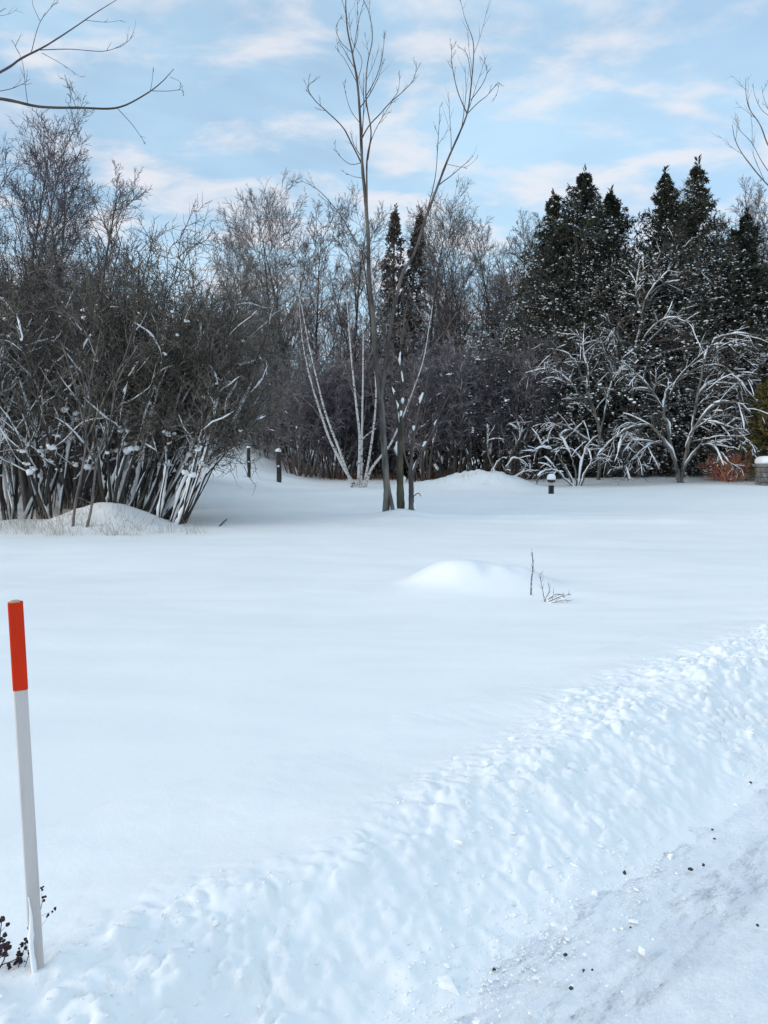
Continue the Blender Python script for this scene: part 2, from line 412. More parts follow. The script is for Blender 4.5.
def snow_along(buf, P, R, count, rng, seglen=(0.25, 0.9), rs=(0.03, 0.08), tmin=0.05, tmax=0.9, maxslope=0.93, n=9, k=6, lift=0.6, zlim=None):
    """lumpy snow lying along the upper side of branches"""
    B, m = P.shape[:2]; m -= 1
    Lb = np.linalg.norm(np.diff(P, axis=1), axis=-1).sum(1)
    b = rng.choice(B, count, p=Lb / Lb.sum())
    c = rng.uniform(tmin, tmax, count); w = rng.uniform(*seglen, count) / Lb[b]
    tt = np.clip(c[:, None] + np.linspace(-0.5, 0.5, n)[None] * w[:, None], 0, 1)
    f = np.clip(tt * m, 0, m - 1e-3); i = f.astype(int); fr = (f - i)[..., None]
    p = P[b[:, None], i] * (1 - fr) + P[b[:, None], i + 1] * fr
    r = R[b[:, None], i] * (1 - fr[..., 0]) + R[b[:, None], i + 1] * fr[..., 0]
    T = norm(p[:, -1] - p[:, 0] + 1e-6)
    ok = np.abs(T[:, 2]) < maxslope
    if zlim: ok &= rng.random(count) < np.clip(1.3 - p[:, n // 2, 2] / zlim, 0, 1)
    upv = norm(np.array([0, 0, 1.]) - T * T[:, 2:3] + 1e-6)
    prof = np.sin(np.linspace(0.10, math.pi - 0.10, n)) ** 0.6
    lump = np.clip(1 + rng.normal(0, 0.34, (count, n + 2)), 0.3, 1.9); lump = (lump[:, :-2] + 2 * lump[:, 1:-1] + lump[:, 2:]) / 4 + rng.normal(0, 0.07, (count, n))
    sr = (rs[0] + (rs[1] - rs[0]) * rng.random(count) ** 1.6)[:, None] * prof[None] * lump
    sr = np.clip(sr, 0.005, None)
    side = norm(np.cross(T, upv))
    p = p + upv[:, None, :] * (r * 0.8 + sr * lift)[..., None] + side[:, None, :] * (sr * rng.normal(0, 0.12, (count, n)))[..., None]
    buf.tubes(p[ok], sr[ok], k)

def fork_snow(buf, P, count, rng, size=(0.04, 0.11), zlim=4.0):
    """rounded heaps caught where side branches leave a stem (P = side branches)"""
    st_ = P[:, 0]; st_ = st_[st_[:, 2] < zlim * 1.2]
    w = np.clip(1.25 - st_[:, 2] / zlim, 0.02, 1); w[st_[:, 2] < 0.1] = 0.01
    pick = rng.choice(len(st_), min(count, len(st_)), replace=False, p=w / w.sum())
    c = st_[pick]; s0 = (size[0] + (size[1] - size[0]) * rng.random(len(c)) ** 2) * np.clip(1.25 - c[:, 2] / zlim, 0.4, 1)
    for q in range(3):
        off = rng.normal(0, 0.75, (len(c), 3)) * s0[:, None] * (0 if q == 0 else 1); off[:, 2] = np.abs(off[:, 2]) * 0.9 + s0 * 0.5
        s = s0 * (1 if q == 0 else rng.uniform(0.45, 0.8, len(c)))
        buf.puffs(c + off, np.stack([s * 1.25, s, s * 0.85], -1), rng, jit=0.14)

# ------------------------------------------------------------------ ground, bank, road
def sheet(name, X, Y, Z, material, origin=(0, 0, 0), rz=0.0):
    V = np.stack([X, Y, Z], -1); m, k = X.shape
    idx = np.arange(m * k).reshape(m, k)
    q = np.stack([idx[:-1, :-1], idx[1:, :-1], idx[1:, 1:], idx[:-1, 1:]], -1).reshape(-1, 4)
    b = Buf(); b.add(V, q)
    o = b.build(name, material)
    return o

u = np.linspace(-1, 1, 760)
ax = 2.6 * np.sinh(u * math.asinh(420 / 2.6))
GX, GY = np.meshgrid(ax + 1.0, ax + 6.0, indexing='ij')
structure(sheet('ground', GX, GY, field_z(GX, GY), SNOW))

us = np.linspace(math.asinh(-7 / 2.2), math.asinh(45 / 2.2), 1150)
ss = 2.2 * np.sinh(us) + 0.6
ts = np.concatenate([np.linspace(-0.25, 1.0, 125), np.linspace(1.0, 2.15, 50)[1:]])
S, T_ = np.meshgrid(ss, ts, indexing='ij')
def road_frame(name, S, T, Z, material):
    o = sheet(name, S, T, Z, material)
    o.location = (P0[0], P0[1], 0); o.rotation_euler = (0, 0, math.atan2(RU[1], RU[0]))
    return structure(o)
bx_, by_, bz_ = bank_z(S, T_)
road_frame('snow_bank', S, T_, bz_, BANK)
# road sheet, slightly rutted
tr = np.linspace(-4.6, 0.45, 300); us2 = np.linspace(math.asinh(-7 / 2.), math.asinh(45 / 2.), 700)
S2, T2 = np.meshgrid(2. * np.sinh(us2), tr, indexing='ij')
rz_ = 0.016 * fbm(S2 * 1.5, T2 * 3, 101, 5) + 0.014 * fbm(S2 * 5, T2 * 6, 121, 4) * sstep(-0.3, 0.1, T2) + 0.008 * fbm(S2 * 9, T2 * 14, 111, 3) - 0.018 * np.exp(-((T2 + 0.36) / 0.2) ** 2) - 0.018 * np.exp(-((T2 + 1.75) / 0.25) ** 2) - 0.12 * sstep(0.12, 0.4, T2)
road_frame('road', S2, T2, rz_, ROAD)

# crumbs of snow thrown by the plough
def clods():
    rng = np.random.default_rng(5)
    b = Buf()
    n = 15000
    s = np.where(rng.random(n) < 0.7, rng.uniform(-2.2, 5, n), rng.uniform(-2.5, 14, n))
    mix = rng.random(n)
    t = np.where(mix < 0.62, rng.normal(0.0, 0.09, n), np.where(mix < 0.9, rng.uniform(0.2, 0.75, n) + 0.5 * rng.random(n) * sstep(-0.5, 3, s), rng.uniform(-0.9, 0.1, n)))
    keep = vnoise(s * 1.3, t * 1.7, 131) + 0.12 * rng.normal(size=n) > -0.06
    s, t = s[keep], t[keep]; n = len(s)
    x, y, z = bank_z(s, t)
    z = np.where(t < 0.06, np.maximum(z, 0.003), z)
    r = rng.gamma(1.2, 0.0016, n) + 0.0014
    big = rng.random(n) < 0.006; r = np.clip(r, 0.002, 0.016); r[big] = rng.uniform(0.012, 0.028, big.sum())
    b.puffs(np.stack([x, y, z], -1), np.stack([r * rng.uniform(.8, 1.6, n), r * rng.uniform(.6, 1, n), r * rng.uniform(.4, .8, n)], -1), rng, jit=0.3)
    stuff(b.build('snow_crumbs', BANK, smooth=False), 'loose crumbs of white snow scattered along the ploughed bank', 'snow')
clods()

def pebbles():
    rng = np.random.default_rng(8)
    for px, py, w in ((624, 888, 7), (690, 884, 6), (703, 879, 4), (677, 826, 4), (757, 944, 4), (571, 1013, 5), (565, 976, 5), (601, 924, 3), (494, 992, 5), (712, 841, 3), (714, 851, 3), (583, 993, 4), (592, 992, 3), (750, 791, 3), (630, 946, 3)):
        d = 1.6 * F / (py - HY); p = at(px, py, d)
        b = Buf(); r = w * 0.5 * d / F
        b.puffs(np.array([[p[0], p[1], 0.004 + r * 0.3]]), np.array([[r, r * rng.uniform(.7, 1), r * 0.7]]), rng, jit=0.22)
        o = b.build('pebble', PEBBLE, origin=(p[0], p[1], 0.0), smooth=False)
        tag(o, 'small dark pebble lying on the packed snow of the road', 'pebble', 'dark pebbles on the snowy road')
pebbles()

# ------------------------------------------------------------------ marker stake
def stake():
    base = at(38, 975, 1.98); base[2] -= 0.02
    bt = at(15.3, 602, 1.94)
    root = thing('marker_stake', 'leaning white wooden snow stake with a red top', 'stake', base)
    ax_ = norm(bt - base); H = np.linalg.norm(bt - base)
    a = math.radians(24)
    sx = norm(np.cross(np.array([0, 1., 0]), ax_)); sy = np.cross(ax_, sx)
    e1 = sx * math.cos(a) + sy * math.sin(a); e2 = -sx * math.sin(a) + sy * math.cos(a)
    def post(z0, z1, hw, hd, bev, extra=()):
        zs = [z0, z0 + 0.001] + list(np.linspace(z0, z1, 14)[1:-1]) + [z1 - 0.0015, z1]
        R = []
        for i, z in enumerate(zs):
            k = 0.93 if i in (0, len(zs) - 1) else 1.0
            x, y = hw * k, hd * k
            prof = [(x - bev, -y), (x, -y + bev), (x, y - bev), (x - bev, y), (-x + bev, y), (-x, y - bev), (-x, -y + bev), (-x + bev, -y)]
            R.append([e1 * p + e2 * q + ax_ * z for p, q in prof])
        b = Buf(); b.rings(np.array(R)); return b
    hw, hd, bv = 0.0165, 0.0125, 0.003
    split = H * (1 - 82 / 373.)
    post(-0.28, split, hw, hd, bv).build('shaft', WHITEPAINT, root, smooth=False)
    post(split, H, hw + 0.0012, hd + 0.0012, bv).build('red_top', REDPAINT, root, smooth=False)
    # chipped end grain
    b = Buf()
    rng = np.random.default_rng(3)
    R = []
    for z, k in ((H - 0.001, 0.8), (H + 0.003, 0.72), (H + 0.005, 0.4)):
        R.append([e1 * (p * k * hw - 0.002) + e2 * (q * k * hd) + ax_ * z for p, q in ((1, -1), (1, 1), (-.2, 1), (-1, .3), (-1, -.6), (-.1, -1))])
    b.rings(np.array(R)); b.build('worn_tip', CUTWOOD, root, smooth=False)
    # snow frozen to the camera-left face, low down
    b = Buf(); n = 16; zs = np.linspace(-0.02, 0.255, n)
    pts = np.array([e1 * (-hw * 0.55 + 0.002 * math.sin(z * 40)) + e2 * (-hd - 0.001) + ax_ * z for z in zs])
    rad = 0.0075 * np.clip(np.sin(np.linspace(0.9, 3.0, n)), 0.25, 1) * (1 + 0.12 * rng.normal(size=n))
    b.tubes(pts[None], rad[None], 8); b.build('frozen_snow', TREESNOW, root)
stake()

def weed(base, stems, rng, label, heads=True, r=0.0022, material=SEED, name='dried_weed', hr=0.006):
    root = thing(name, label, 'weed', base)
    b = Buf(); h = Buf()
    for ctrl in stems:
        P = smooth_poly(ctrl, 10)[None] - base; R = np.linspace(r, r * 0.5, 11)[None]
        b.tubes(P, R, 4)
        cp, cr = children(P, R, 5, rng, t=(0.45, 0.95), ang=(25, 60), ratio=0.28, nseg=3, rmin=r * 0.4)
        b.tubes(cp, cr, 3)
        if heads:
            tips = np.concatenate([P[:, -1], cp[:, -1]])
            for q in range(3):
                m = rng.random(len(tips)) < 0.75
                tp = tips[m] + rng.normal(0, hr * 0.7, (m.sum(), 3))
                h.puffs(tp, rng.uniform(hr * 0.6, hr * 1.2, len(tp)), rng, flat=0.9)
    b.build('stem', material, root)
    if heads: h.build('seed_head', SEED, root)
    return root

def small_plants():
    rng = np.random.default_rng(21)
    d = 1.99
    b0 = at(-4, 975, d); b0[2] = surf_z(b0[0], b0[1]) - 0.01
    W = lambda px, py, dd=0: at(px, py, d + dd)
    weed(b0, [[b0, W(-3, 955), W(0, 935, .02), W(2, 918, .02)], [b0, W(4, 960), W(5, 952), W(6, 945, -.02)], [b0, W(2, 965), W(10, 962), W(20, 957, .03)],
              [b0, W(-6, 960), W(-4, 950), W(1, 941, .05)], [b0, W(0, 968, .05), W(2, 962, .06), W(3, 956, .07)]], rng,
         'dark dried weed with clustered seed heads at the left edge near the stake')
    b1 = at(17, 972, d); b1[2] = surf_z(b1[0], b1[1]) - 0.01
    weed(b1, [[b1, W(19, 965), W(24, 950), W(26, 941)], [b1, W(24, 968), W(28, 957), W(31, 950)], [b1, W(27, 960, .1), W(36, 930, .1), W(43, 899, .1)]], rng,
         'thin dark weed stems poking out right behind the stake foot', r=0.0016, hr=0.0045)
    # stalk and sprig by the hummock
    d = 8.2
    W = lambda px, py, dd=0: at(px, py, d + dd)
    b2 = W(531, 592); b2[2] = gz(b2[0], b2[1]) - 0.02
    root = thing('dry_stalk', 'single upright grey stalk beside the snowy hummock', 'plant stalk', b2)
    b = Buf(); P = smooth_poly([b2, W(531.5, 580), W(533, 566), W(532, 551)], 10)[None] - b2
    b.tubes(P, np.linspace(0.0085, 0.005, 11)[None], 5)
    cp, cr = children(P, np.full((1, 11), 0.006), 5, rng, t=(0.4, 1), ang=(15, 35), ratio=0.2, nseg=3)
    b.tubes(cp, cr, 3); b.build('stem', TWIG_FAR, root)
    b = Buf(); b.puffs(P[0, [2, 3, 5, 7, 10]] + np.array([0.004, 0, 0.0]), np.array([.012, .01, .011, .009, .013]), rng); b.build('snow', TREESNOW, root)
    d = 7.85
    b3 = W(545, 603); b3[2] = gz(b3[0], b3[1]) - 0.02
    root = thing('twiggy_sprig', 'low grey sprig with arching snow dusted twigs beside the stalk', 'plant', b3)
    b = Buf(); sn = Buf()
    for ctrl in ([b3, W(543, 592), W(541, 582), W(540, 574)], [b3, W(552, 600), W(562, 596), W(571, 594)], [b3, W(550, 598, .1), W(558, 594, .15), W(568, 600, .2)],
                 [b3, W(546, 597), W(549, 592), W(549, 584)], [b3, W(555, 602, -.1), W(563, 600, -.1), W(570, 601, -.1)]):
        P = smooth_poly(ctrl, 8)[None] - b3; R = np.linspace(0.005, 0.003, 9)[None]
        b.tubes(P, R, 4); cp, cr = children(P, R, 7, rng, t=(0.2, 1), ang=(25, 60), ratio=0.4, nseg=3, rmin=0.003); b.tubes(cp, cr, 3)
        snow_along(sn, P, R, 6, rng, (0.04, 0.14), (0.005, 0.012), n=6, k=4)
    b.build('twigs', TWIG_FAR, root); sn.build('snow', TREESNOW, root)
small_plants()

# ------------------------------------------------------------------ bollard light, posts, stone pillar
def lathe(buf, prof, k=16, c=(0, 0, 0)):
    a = np.arange(k) * 2 * math.pi / k
    buf.rings(np.array([[(r * math.cos(t) + c[0], r * math.sin(t) + c[1], z + c[2]) for t in a] for r, z in prof]))
def bollard():
    d = 29.0; p = at(551, 499, d); p[2] = gz(p[0], p[1])
    root = thing('bollard_light', 'short black garden bollard light with a dome of snow on top', 'garden light', p)
    b = Buf(); b.box((0.085, 0.15, 0.44), (-0.05, 0, 0.10), 0.008); b.box((0.085, 0.15, 0.44), (0.05, 0, 0.10), 0.008); b.box((0.02, 0.10, 0.43), (0, 0.01, 0.10)); b.build('post', BLACKM, root, smooth=False)
    b = Buf(); lathe(b, [(0.085, 0.32), (0.09, 0.325), (0.09, 0.37), (0.075, 0.42), (0.075, 0.44)]); b.build('lens', PINKGLASS, root)
    b = Buf(); lathe(b, [(0.10, 0.43), (0.135, 0.44), (0.15, 0.47), (0.145, 0.52), (0.10, 0.55)], 20); b.build('hood', BLACKM, root)
    b = Buf(); lathe(b, [(0.14, 0.535), (0.16, 0.56), (0.165, 0.62), (0.145, 0.69), (0.09, 0.745), (0.03, 0.76)], 20); b.build('snow_cap', TREESNOW, root)
bollard()

def wood_post(px, py_b, py_t, d, r, label, branches=False, seed=1):
    rng = np.random.default_rng(seed)
    p = at(px, py_b, d); p[2] = gz(p[0], p[1]) - 0.05
    h = at(px, py_t, d)[2] - p[2]
    root = thing('wooden_post', label, 'post', p)
    b = Buf(); P = smooth_poly([(0, 0, -0.2), (0.01, 0, h * .4), (-0.01, 0.0, h * .75), (0.0, 0, h)], 12)[None]
    R = (r * (1 + 0.06 * rng.normal(size=13)))[None]
    b.tubes(P, R, 10); b.puffs(np.array([[0, 0, h]]), np.array([r * 0.95]), rng, 0.3)
    b.build('shaft', BARK_BROWN, root)
    b = Buf(); b.puffs(np.array([[-0.01, 0, h + r * 0.5], [0.02, -0.02, h + r]]), np.array([r * 1.25, r * 0.9]), rng, 0.8, 0.1)
    b.puffs(np.array([[0.0, -r * 0.9, h * 0.55]]), np.array([[r * 0.75, r * 0.4, r * 0.5]]), rng)
    b.build('snow_cap', TREESNOW, root)
wood_post(249, 478, 448, 33, 0.075, 'thin dark post with snow cap near the right end of the thicket', seed=2)
wood_post(279, 484, 452, 33.5, 0.11, 'thick dark wooden post with snow cap standing left of the birches', seed=3)

def pillar():
    d = 32.0; p = at(769, 482, d); p[2] = gz(p[0], p[1]) - 0.1
    root = thing('stone_pillar', 'low grey stone pillar under thick snow at the right edge', 'pillar', p)
    zt = at(769, 464, d)[2] - p[2]
    b = Buf(); hb = zt - 0.12
    n = 4
    for i in range(n):
        j = (i % 2) * 0.02
        b.box((0.80 + j, 0.8 + j, hb / n - 0.012), (0, 0, hb / n * (i + 0.5)), 0.02)
    b.build('masonry', STONE, root, smooth=False)
    b = Buf(); b.box((0.98, 0.98, 0.12), (0, 0, zt - 0.06), 0.02); b.build('coping', STONE, root, smooth=False)
    b = Buf(); R = []
    for z, k in ((0.003, .93), (0.08, 1.0), (0.2, 0.95), (0.29, 0.8), (0.33, 0.5)):
        R.append([(0.5 * k * np.sign(math.cos(a)) * abs(math.cos(a)) ** .5, 0.5 * k * np.sign(math.sin(a)) * abs(math.sin(a)) ** .5, zt + z) for a in np.arange(24) * math.pi / 12])
    b.rings(np.array(R)); b.build('snow_cap', TREESNOW, root)
pillar()

# ------------------------------------------------------------------ trees from drawn stems
def drawn_tree(name, label, cat, base_px, base_py, d, stems, bark, twig, rng, group=None, twigs=(6, 4), trunk_part='trunk', sink=0.25,
               snow=0, snow_r=(0.03, 0.06), twig_t=(0.45, 1.0), ratio=0.22, thin=0.006, snow_len=(.15, .5), rscale=1.0, wig=0.09, limb_mat=None):
    """stems: list of (pixel control points, depth drift at tip, r base, r tip, child count or None)"""
    base = at(base_px, base_py, d); base[2] = gz(base[0], base[1])
    root = thing(name, label, cat, base, group)
    tb, cb, sb, lb = Buf(), Buf(), Buf(), Buf()
    for ctrl, dd, r0, r1, nch in stems:
        r0, r1 = r0 * rscale, r1 * rscale
        n = len(ctrl)
        start = dd[0] if isinstance(dd, tuple) else 0.0
        end = dd[1] if isinstance(dd, tuple) else dd
        pts = [at(c[0], c[1], d + start + (end - start) * (i / (n - 1)) ** 0.8) for i, c in enumerate(ctrl)]
        if ctrl[0][1] >= base_py - 14:
            lo = pts[0].copy(); lo[2] = gz(lo[0], lo[1]) - sink
            if lo[2] < pts[0][2] - 0.02: pts = [lo] + pts
        m = max(10, 5 * len(pts))
        P = smooth_poly(pts, m)
        P = P + np.cumsum(RNG.normal(0, 0.002 * d / 20, P.shape), 0) * 0.6
        P = (P - base)[None]
        R = np.linspace(r0, r1, m + 1)[None]
        R = R * (1 + 0.04 * rng.normal(size=R.shape))
        rooted = ctrl[0][1] >= base_py - 60
        (lb if limb_mat and not rooted else tb if r0 > 0.022 else cb).tubes(P, R, 8 if r0 > 0.05 else 5)
        k = twigs[0] if nch is None else nch
        if k:
            c1, q1 = children(P, R, k, rng, t=twig_t, ang=(20, 45), ratio=ratio, fall=0.3, rr=0.5, nseg=6, wig=wig, up=0.08, rmin=thin * 1.2)
            cb.tubes(c1, q1, 4)
            if twigs[1]:
                c2, q2 = children(c1, q1, twigs[1], rng, t=(0.25, 1), ang=(20, 45), ratio=0.5, rr=0.6, nseg=4, wig=wig * 1.2, up=0.07, rmin=thin * 0.8)
                cb.tubes(c2, q2, 3)
        if snow and r0 > 0.03: snow_along(sb, P, R, snow, rng, snow_len, snow_r, 0.05, 0.8, 1.01)
    tb.build(trunk_part, bark, root)
    if lb.n: lb.build('limbs', limb_mat, root)
    if cb.n: cb.build('twigs', twig, root)
    if sb.n: sb.build('snow', TREESNOW, root)['kind'] = 'stuff'
    return root

rng = np.random.default_rng(101)
px = lambda *a: [(a[i], a[i + 1]) for i in range(0, len(a), 2)]
CL = [
 (px(386, 514, 387, 490, 385, 460, 383, 430, 381, 400), 0.0, 0.125, 0.090, 0),
 (px(394, 517, 390, 495, 386, 470), (-.15, 0), 0.075, 0.05, 0),
 (px(381, 402, 376, 360, 373, 318, 369, 275, 368, 235, 365, 195, 362, 165, 360, 123, 357, 83, 352, 53, 347, 30, 345, 5, 347, -12), 0.6, 0.090, 0.009, 8),
 (px(368, 235, 367, 195, 367, 160, 371, 133, 366, 100, 367, 67, 372, 40, 370, 17, 363, -2), (.3, .0), 0.035, 0.008, 6),
 (px(381, 402, 385, 369, 391, 326, 399, 287, 404, 271, 415, 252, 427, 216, 440, 181, 448, 160, 460, 133, 467, 115, 470, 97, 473, 67, 473, 43, 465, 20), -0.8, 0.064, 0.008, 7),
 (px(352, 53, 341, 42, 336, 28, 343, 14), (.5, .3), 0.012, 0.006, 3),
 (px(353, 52, 358, 32, 357, -10), (.5, .7), 0.014, 0.006, 4),
 (px(362, 164, 351, 143, 343, 128, 328, 113, 314, 100, 308, 88, 315, 80), (.5, -.6), 0.028, 0.007, 6),
 (px(361, 140, 369, 126, 380, 114, 390, 103, 407, 88, 415, 77, 417, 62), (.3, 1.0), 0.024, 0.006, 6),
 (px(390, 103, 398, 90, 399, 70), (.6, .8), 0.012, 0.005, 3),
 (px(365, 98, 375, 80, 382, 58, 385, 32), (.3, -.4), 0.018, 0.006, 5),
 (px(368, 160, 372, 138, 382, 118, 392, 103), (.2, -.7), 0.015, 0.006, 4),
 (px(361, 163, 350, 164, 338, 154, 334, 142), (.5, .2), 0.012, 0.005, 3),
 (px(362, 178, 352, 176, 340, 170), (.5, .8), 0.010, 0.004, 2),
 (px(360, 123, 351, 110, 345, 90, 346, 78), (.4, .0), 0.012, 0.005, 3),
 (px(357, 83, 362, 60, 352, 40, 349, 12), (.4, .0), 0.011, 0.005, 3),
 (px(357, 83, 345, 60, 339, 52, 336, 38), (.4, .9), 0.011, 0.005, 2),
 (px(467, 114, 458, 92, 452, 64, 452, 44), (-.7, -.3), 0.020, 0.006, 6),
 (px(468, 113, 478, 103, 487, 96, 499, 83, 497, 96), (-.7, -1.1), 0.016, 0.005, 5),
 (px(471, 100, 483, 83, 487, 70, 481, 58), (-.7, -.4), 0.014, 0.005, 4),
 (px(472, 85, 469, 62, 466, 52, 459, 47), (-.75, -1.2), 0.011, 0.005, 3),
 (px(426, 216, 435, 178, 438, 143, 440, 106), (-.4, .2), 0.018, 0.006, 5),
 (px(447, 164, 465, 167, 477, 158), (-.5, -.2), 0.008, 0.004, 2),
 (px(369, 262, 352, 235, 338, 212, 318, 190, 300, 180), (.2, -.9), 0.022, 0.006, 5),
 (px(382, 415, 386, 370, 383, 330, 381, 300), (.1, .7), 0.03, 0.01, 5),
]
drawn_tree('broadleaf_tree', 'tall slim grey tree with two long bare leaders in mid field', 'tree', 388, 513, 20.0, CL, BARK_GREY, BARK_DARK, rng,
           twigs=(7, 4), ratio=0.17, rscale=0.8, wig=0.05, limb_mat=BARK_LIMB)
CB = [
 (px(401, 511, 400, 480, 400, 450, 401, 420), 0, 0.115, 0.075, 0),
 (px(401, 421, 403, 395, 400, 360, 404, 320, 402, 290), .5, 0.05, 0.012, 6),
 (px(400, 440, 396, 405, 391, 385, 393, 350), -.4, 0.035, 0.010, 5),
]
drawn_tree('broadleaf_tree', 'short brown mossy trunk between the two greyer trunks in mid field', 'tree', 401, 511, 20.25, CB, BARK_MOSS, BARK_DARK, rng,
           twigs=(7, 4), snow=4, snow_r=(0.02, 0.05), snow_len=(.1, .35))
CC = [
 (px(411, 513, 411, 490, 410, 470), 0, 0.085, 0.06, 0),
 (px(410, 471, 413, 440, 418, 412, 424, 392, 430, 370), .5, 0.045, 0.012, 7),
 (px(411, 478, 420, 455, 430, 437, 442, 410, 450, 393), -.5, 0.035, 0.010, 7),
 (px(411, 473, 404, 450, 408, 420, 414, 395), -.2, 0.03, 0.010, 5),
 (px(412, 500, 418, 493, 421, 496), -.4, 0.016, 0.01, 0),
]
drawn_tree('broadleaf_tree', 'small dark forked trunk with bushy twigs, right of the mossy trunk', 'tree', 411, 513, 19.9, CC, BARK_DARK, BARK_DARK, rng,
           twigs=(7, 4), snow=4, snow_r=(0.02, 0.05), snow_len=(.1, .35))
BR = [
 (px(356, 487, 345, 470, 330, 440, 318, 405, 308, 370, 302, 340, 298, 300), -.8, 0.105, 0.008, 6),
 (px(352, 487, 341, 455, 326, 415, 317, 380, 309, 345, 303, 312, 296, 282), .8, 0.085, 0.008, 6),
 (px(358, 488, 360, 440, 356, 400, 351, 350, 348, 310, 345, 285), -.3, 0.10, 0.008, 6),
 (px(361, 488, 362, 430, 363, 370, 363, 330, 364, 285), .5, 0.09, 0.008, 6),
 (px(364, 487, 372, 440, 376, 400, 375, 360, 373, 315, 371, 290), .2, 0.085, 0.008, 6),
 (px(366, 487, 371, 470, 382, 455, 391, 443, 403, 416, 411, 396, 423, 361, 430, 322, 434, 296), -1.2, 0.085, 0.008, 6),
 (px(361, 440, 368, 434, 376, 428), -.6, 0.04, 0.02, 2),
]
drawn_tree('birch_tree', 'white multi stemmed birch clump fanning out behind the grey trunks', 'tree', 360, 488, 33.0, BR, BIRCH, TWIG_FAR, rng,
           twigs=(9, 6), ratio=0.32, thin=0.011, rscale=0.8)

# trees standing outside the frame whose branches reach in
LT = [
 (px(-215, 612, -212, 400, -205, 250, -200, 120, -190, 20, -180, -90), .3, 0.17, 0.05, 6),
 (px(-203, 190, -120, 120, -60, 96, 0, 99, 40, 107, 80, 108, 117, 108, 145, 95, 162, 82, 174, 69), -.5, 0.055, 0.006, 0),
 (px(117, 108, 133, 125, 142, 138, 145, 144), (-.4, -.3), 0.009, 0.004, 3),
 (px(152, 91, 168, 91, 182, 90, 183, 96), (-.45, -.2), 0.008, 0.004, 3),
 (px(150, 92, 152, 80, 153, 66), (-.45, -.6), 0.007, 0.004, 1),
 (px(170, 77, 180, 82, 184, 94), (-.5, -.4), 0.005, 0.003, 1),
 (px(-198, 130, -120, 110, -60, 98, 0, 72, 22, 58, 45, 46, 70, 30, 95, 13, 122, -4), .4, 0.05, 0.006, 0),
 (px(38, 50, 70, 49, 105, 51, 125, 43, 134, 35), (.2, .5), 0.012, 0.004, 4),
 (px(31, 53, 40, 22, 58, 0), (.2, -.2), 0.010, 0.005, 3),
 (px(40, 21, 33, 5, 32, -8), (.0, -.2), 0.007, 0.004, 1),
 (px(42, 53, 60, 63, 80, 77), (.2, .4), 0.008, 0.003, 3),
 (px(85, 20, 105, 22, 122, 20), (.3, .5), 0.007, 0.003, 2),
 (px(-60, 98, 0, 91, 20, 85, 30, 79), (.13, .3), 0.014, 0.004, 3),
 (px(-192, 60, -110, 50, -20, 22, 6, 8), (.2, .3), 0.03, 0.006, 2),
 (px(28, 106, 26, 90, 22, 60, 12, 40), (-.2, .3), 0.009, 0.004, 3),
]
drawn_tree('broadleaf_tree', 'near tree beyond the left edge with two long bare branches reaching in', 'tree', -215, 612, 8.0, LT, BARK_BROWN, TWIG_PURPLE, rng,
           twigs=(4, 2), ratio=0.2, thin=0.0022, rscale=0.40)
RT = [
 (px(905, 560, 902, 420, 890, 300, 880, 200, 870, 80), .3, 0.16, 0.05, 5),
 (px(888, 280, 830, 235, 790, 200, 768, 185, 745, 158, 735, 140, 732, 125), -.4, 0.035, 0.006, 3),
 (px(790, 200, 764, 165, 752, 143, 740, 130, 736, 118), (-.2, .3), 0.014, 0.005, 4),
 (px(752, 143, 752, 128, 750, 112), (.1, .2), 0.007, 0.004, 2),
 (px(884, 230, 820, 190, 775, 155, 760, 125, 750, 110, 746, 95, 746, 78), .4, 0.03, 0.006, 3),
 (px(775, 120, 762, 110, 755, 95, 753, 83), (.3, .5), 0.010, 0.004, 2),
 (px(800, 130, 775, 118, 765, 100, 762, 86), (.3, .0), 0.012, 0.004, 2),
 (px(880, 330, 800, 240, 765, 215, 745, 190), .6, 0.02, 0.004, 4),
]
drawn_tree('broadleaf_tree', 'tree beyond the right edge with fine bare branch tips reaching in', 'tree', 905, 568, 11.0, RT, BARK_BROWN, TWIG_BROWN, rng,
           twigs=(4, 3), ratio=0.18, thin=0.003, rscale=0.45)

# ------------------------------------------------------------------ bare trees and shrubs (grown)
def grow_tree(H, rng, spread=1.0, r=None, t0=0.3, n=(16, 8, 7, 4), thin=0.011, ang=(28, 55), forks=1):
    r = r or H * 0.011
    d0 = np.tile(np.array([[0, 0, 1.]]), (forks, 1)) + rng.normal(0, 0.10 if forks > 1 else 0.02, (forks, 3))
    P0_, R0 = integrate(np.zeros((forks, 3)) + np.array([0, 0, -0.3]), norm(d0), np.full(forks, H * 0.93), np.full(forks, r) * rng.uniform(0.8, 1.1, forks), 14, 0.045, 0.05, rng, 0.12)
    P1, R1 = children(P0_, R0, n[0], rng, t=(t0, 0.98), ang=ang, ratio=0.46 * spread, fall=0.55, rr=0.5, nseg=7, wig=0.10, up=0.09, rmin=thin * 1.6)
    P2, R2 = children(P1, R1, n[1], rng, t=(0.25, 1.0), ang=(25, 55), ratio=0.5, fall=0.45, rr=0.55, nseg=5, wig=0.12, up=0.06, rmin=thin * 1.2)
    P3, R3 = children(P2, R2, n[2], rng, t=(0.2, 1.0), ang=(25, 55), ratio=0.52, fall=0.4, rr=0.6, nseg=4, wig=0.13, up=0.05, rmin=thin)
    out = [(P0_, R0), (P1, R1), (P2, R2), (P3, R3)]
    if n[3]:
        out.append(children(P3, R3, n[3], rng, t=(0.3, 1.0), ang=(20, 50), ratio=0.6, fall=0.3, rr=0.7, nseg=3, wig=0.12, up=0.05, rmin=thin * 0.8))
    return out

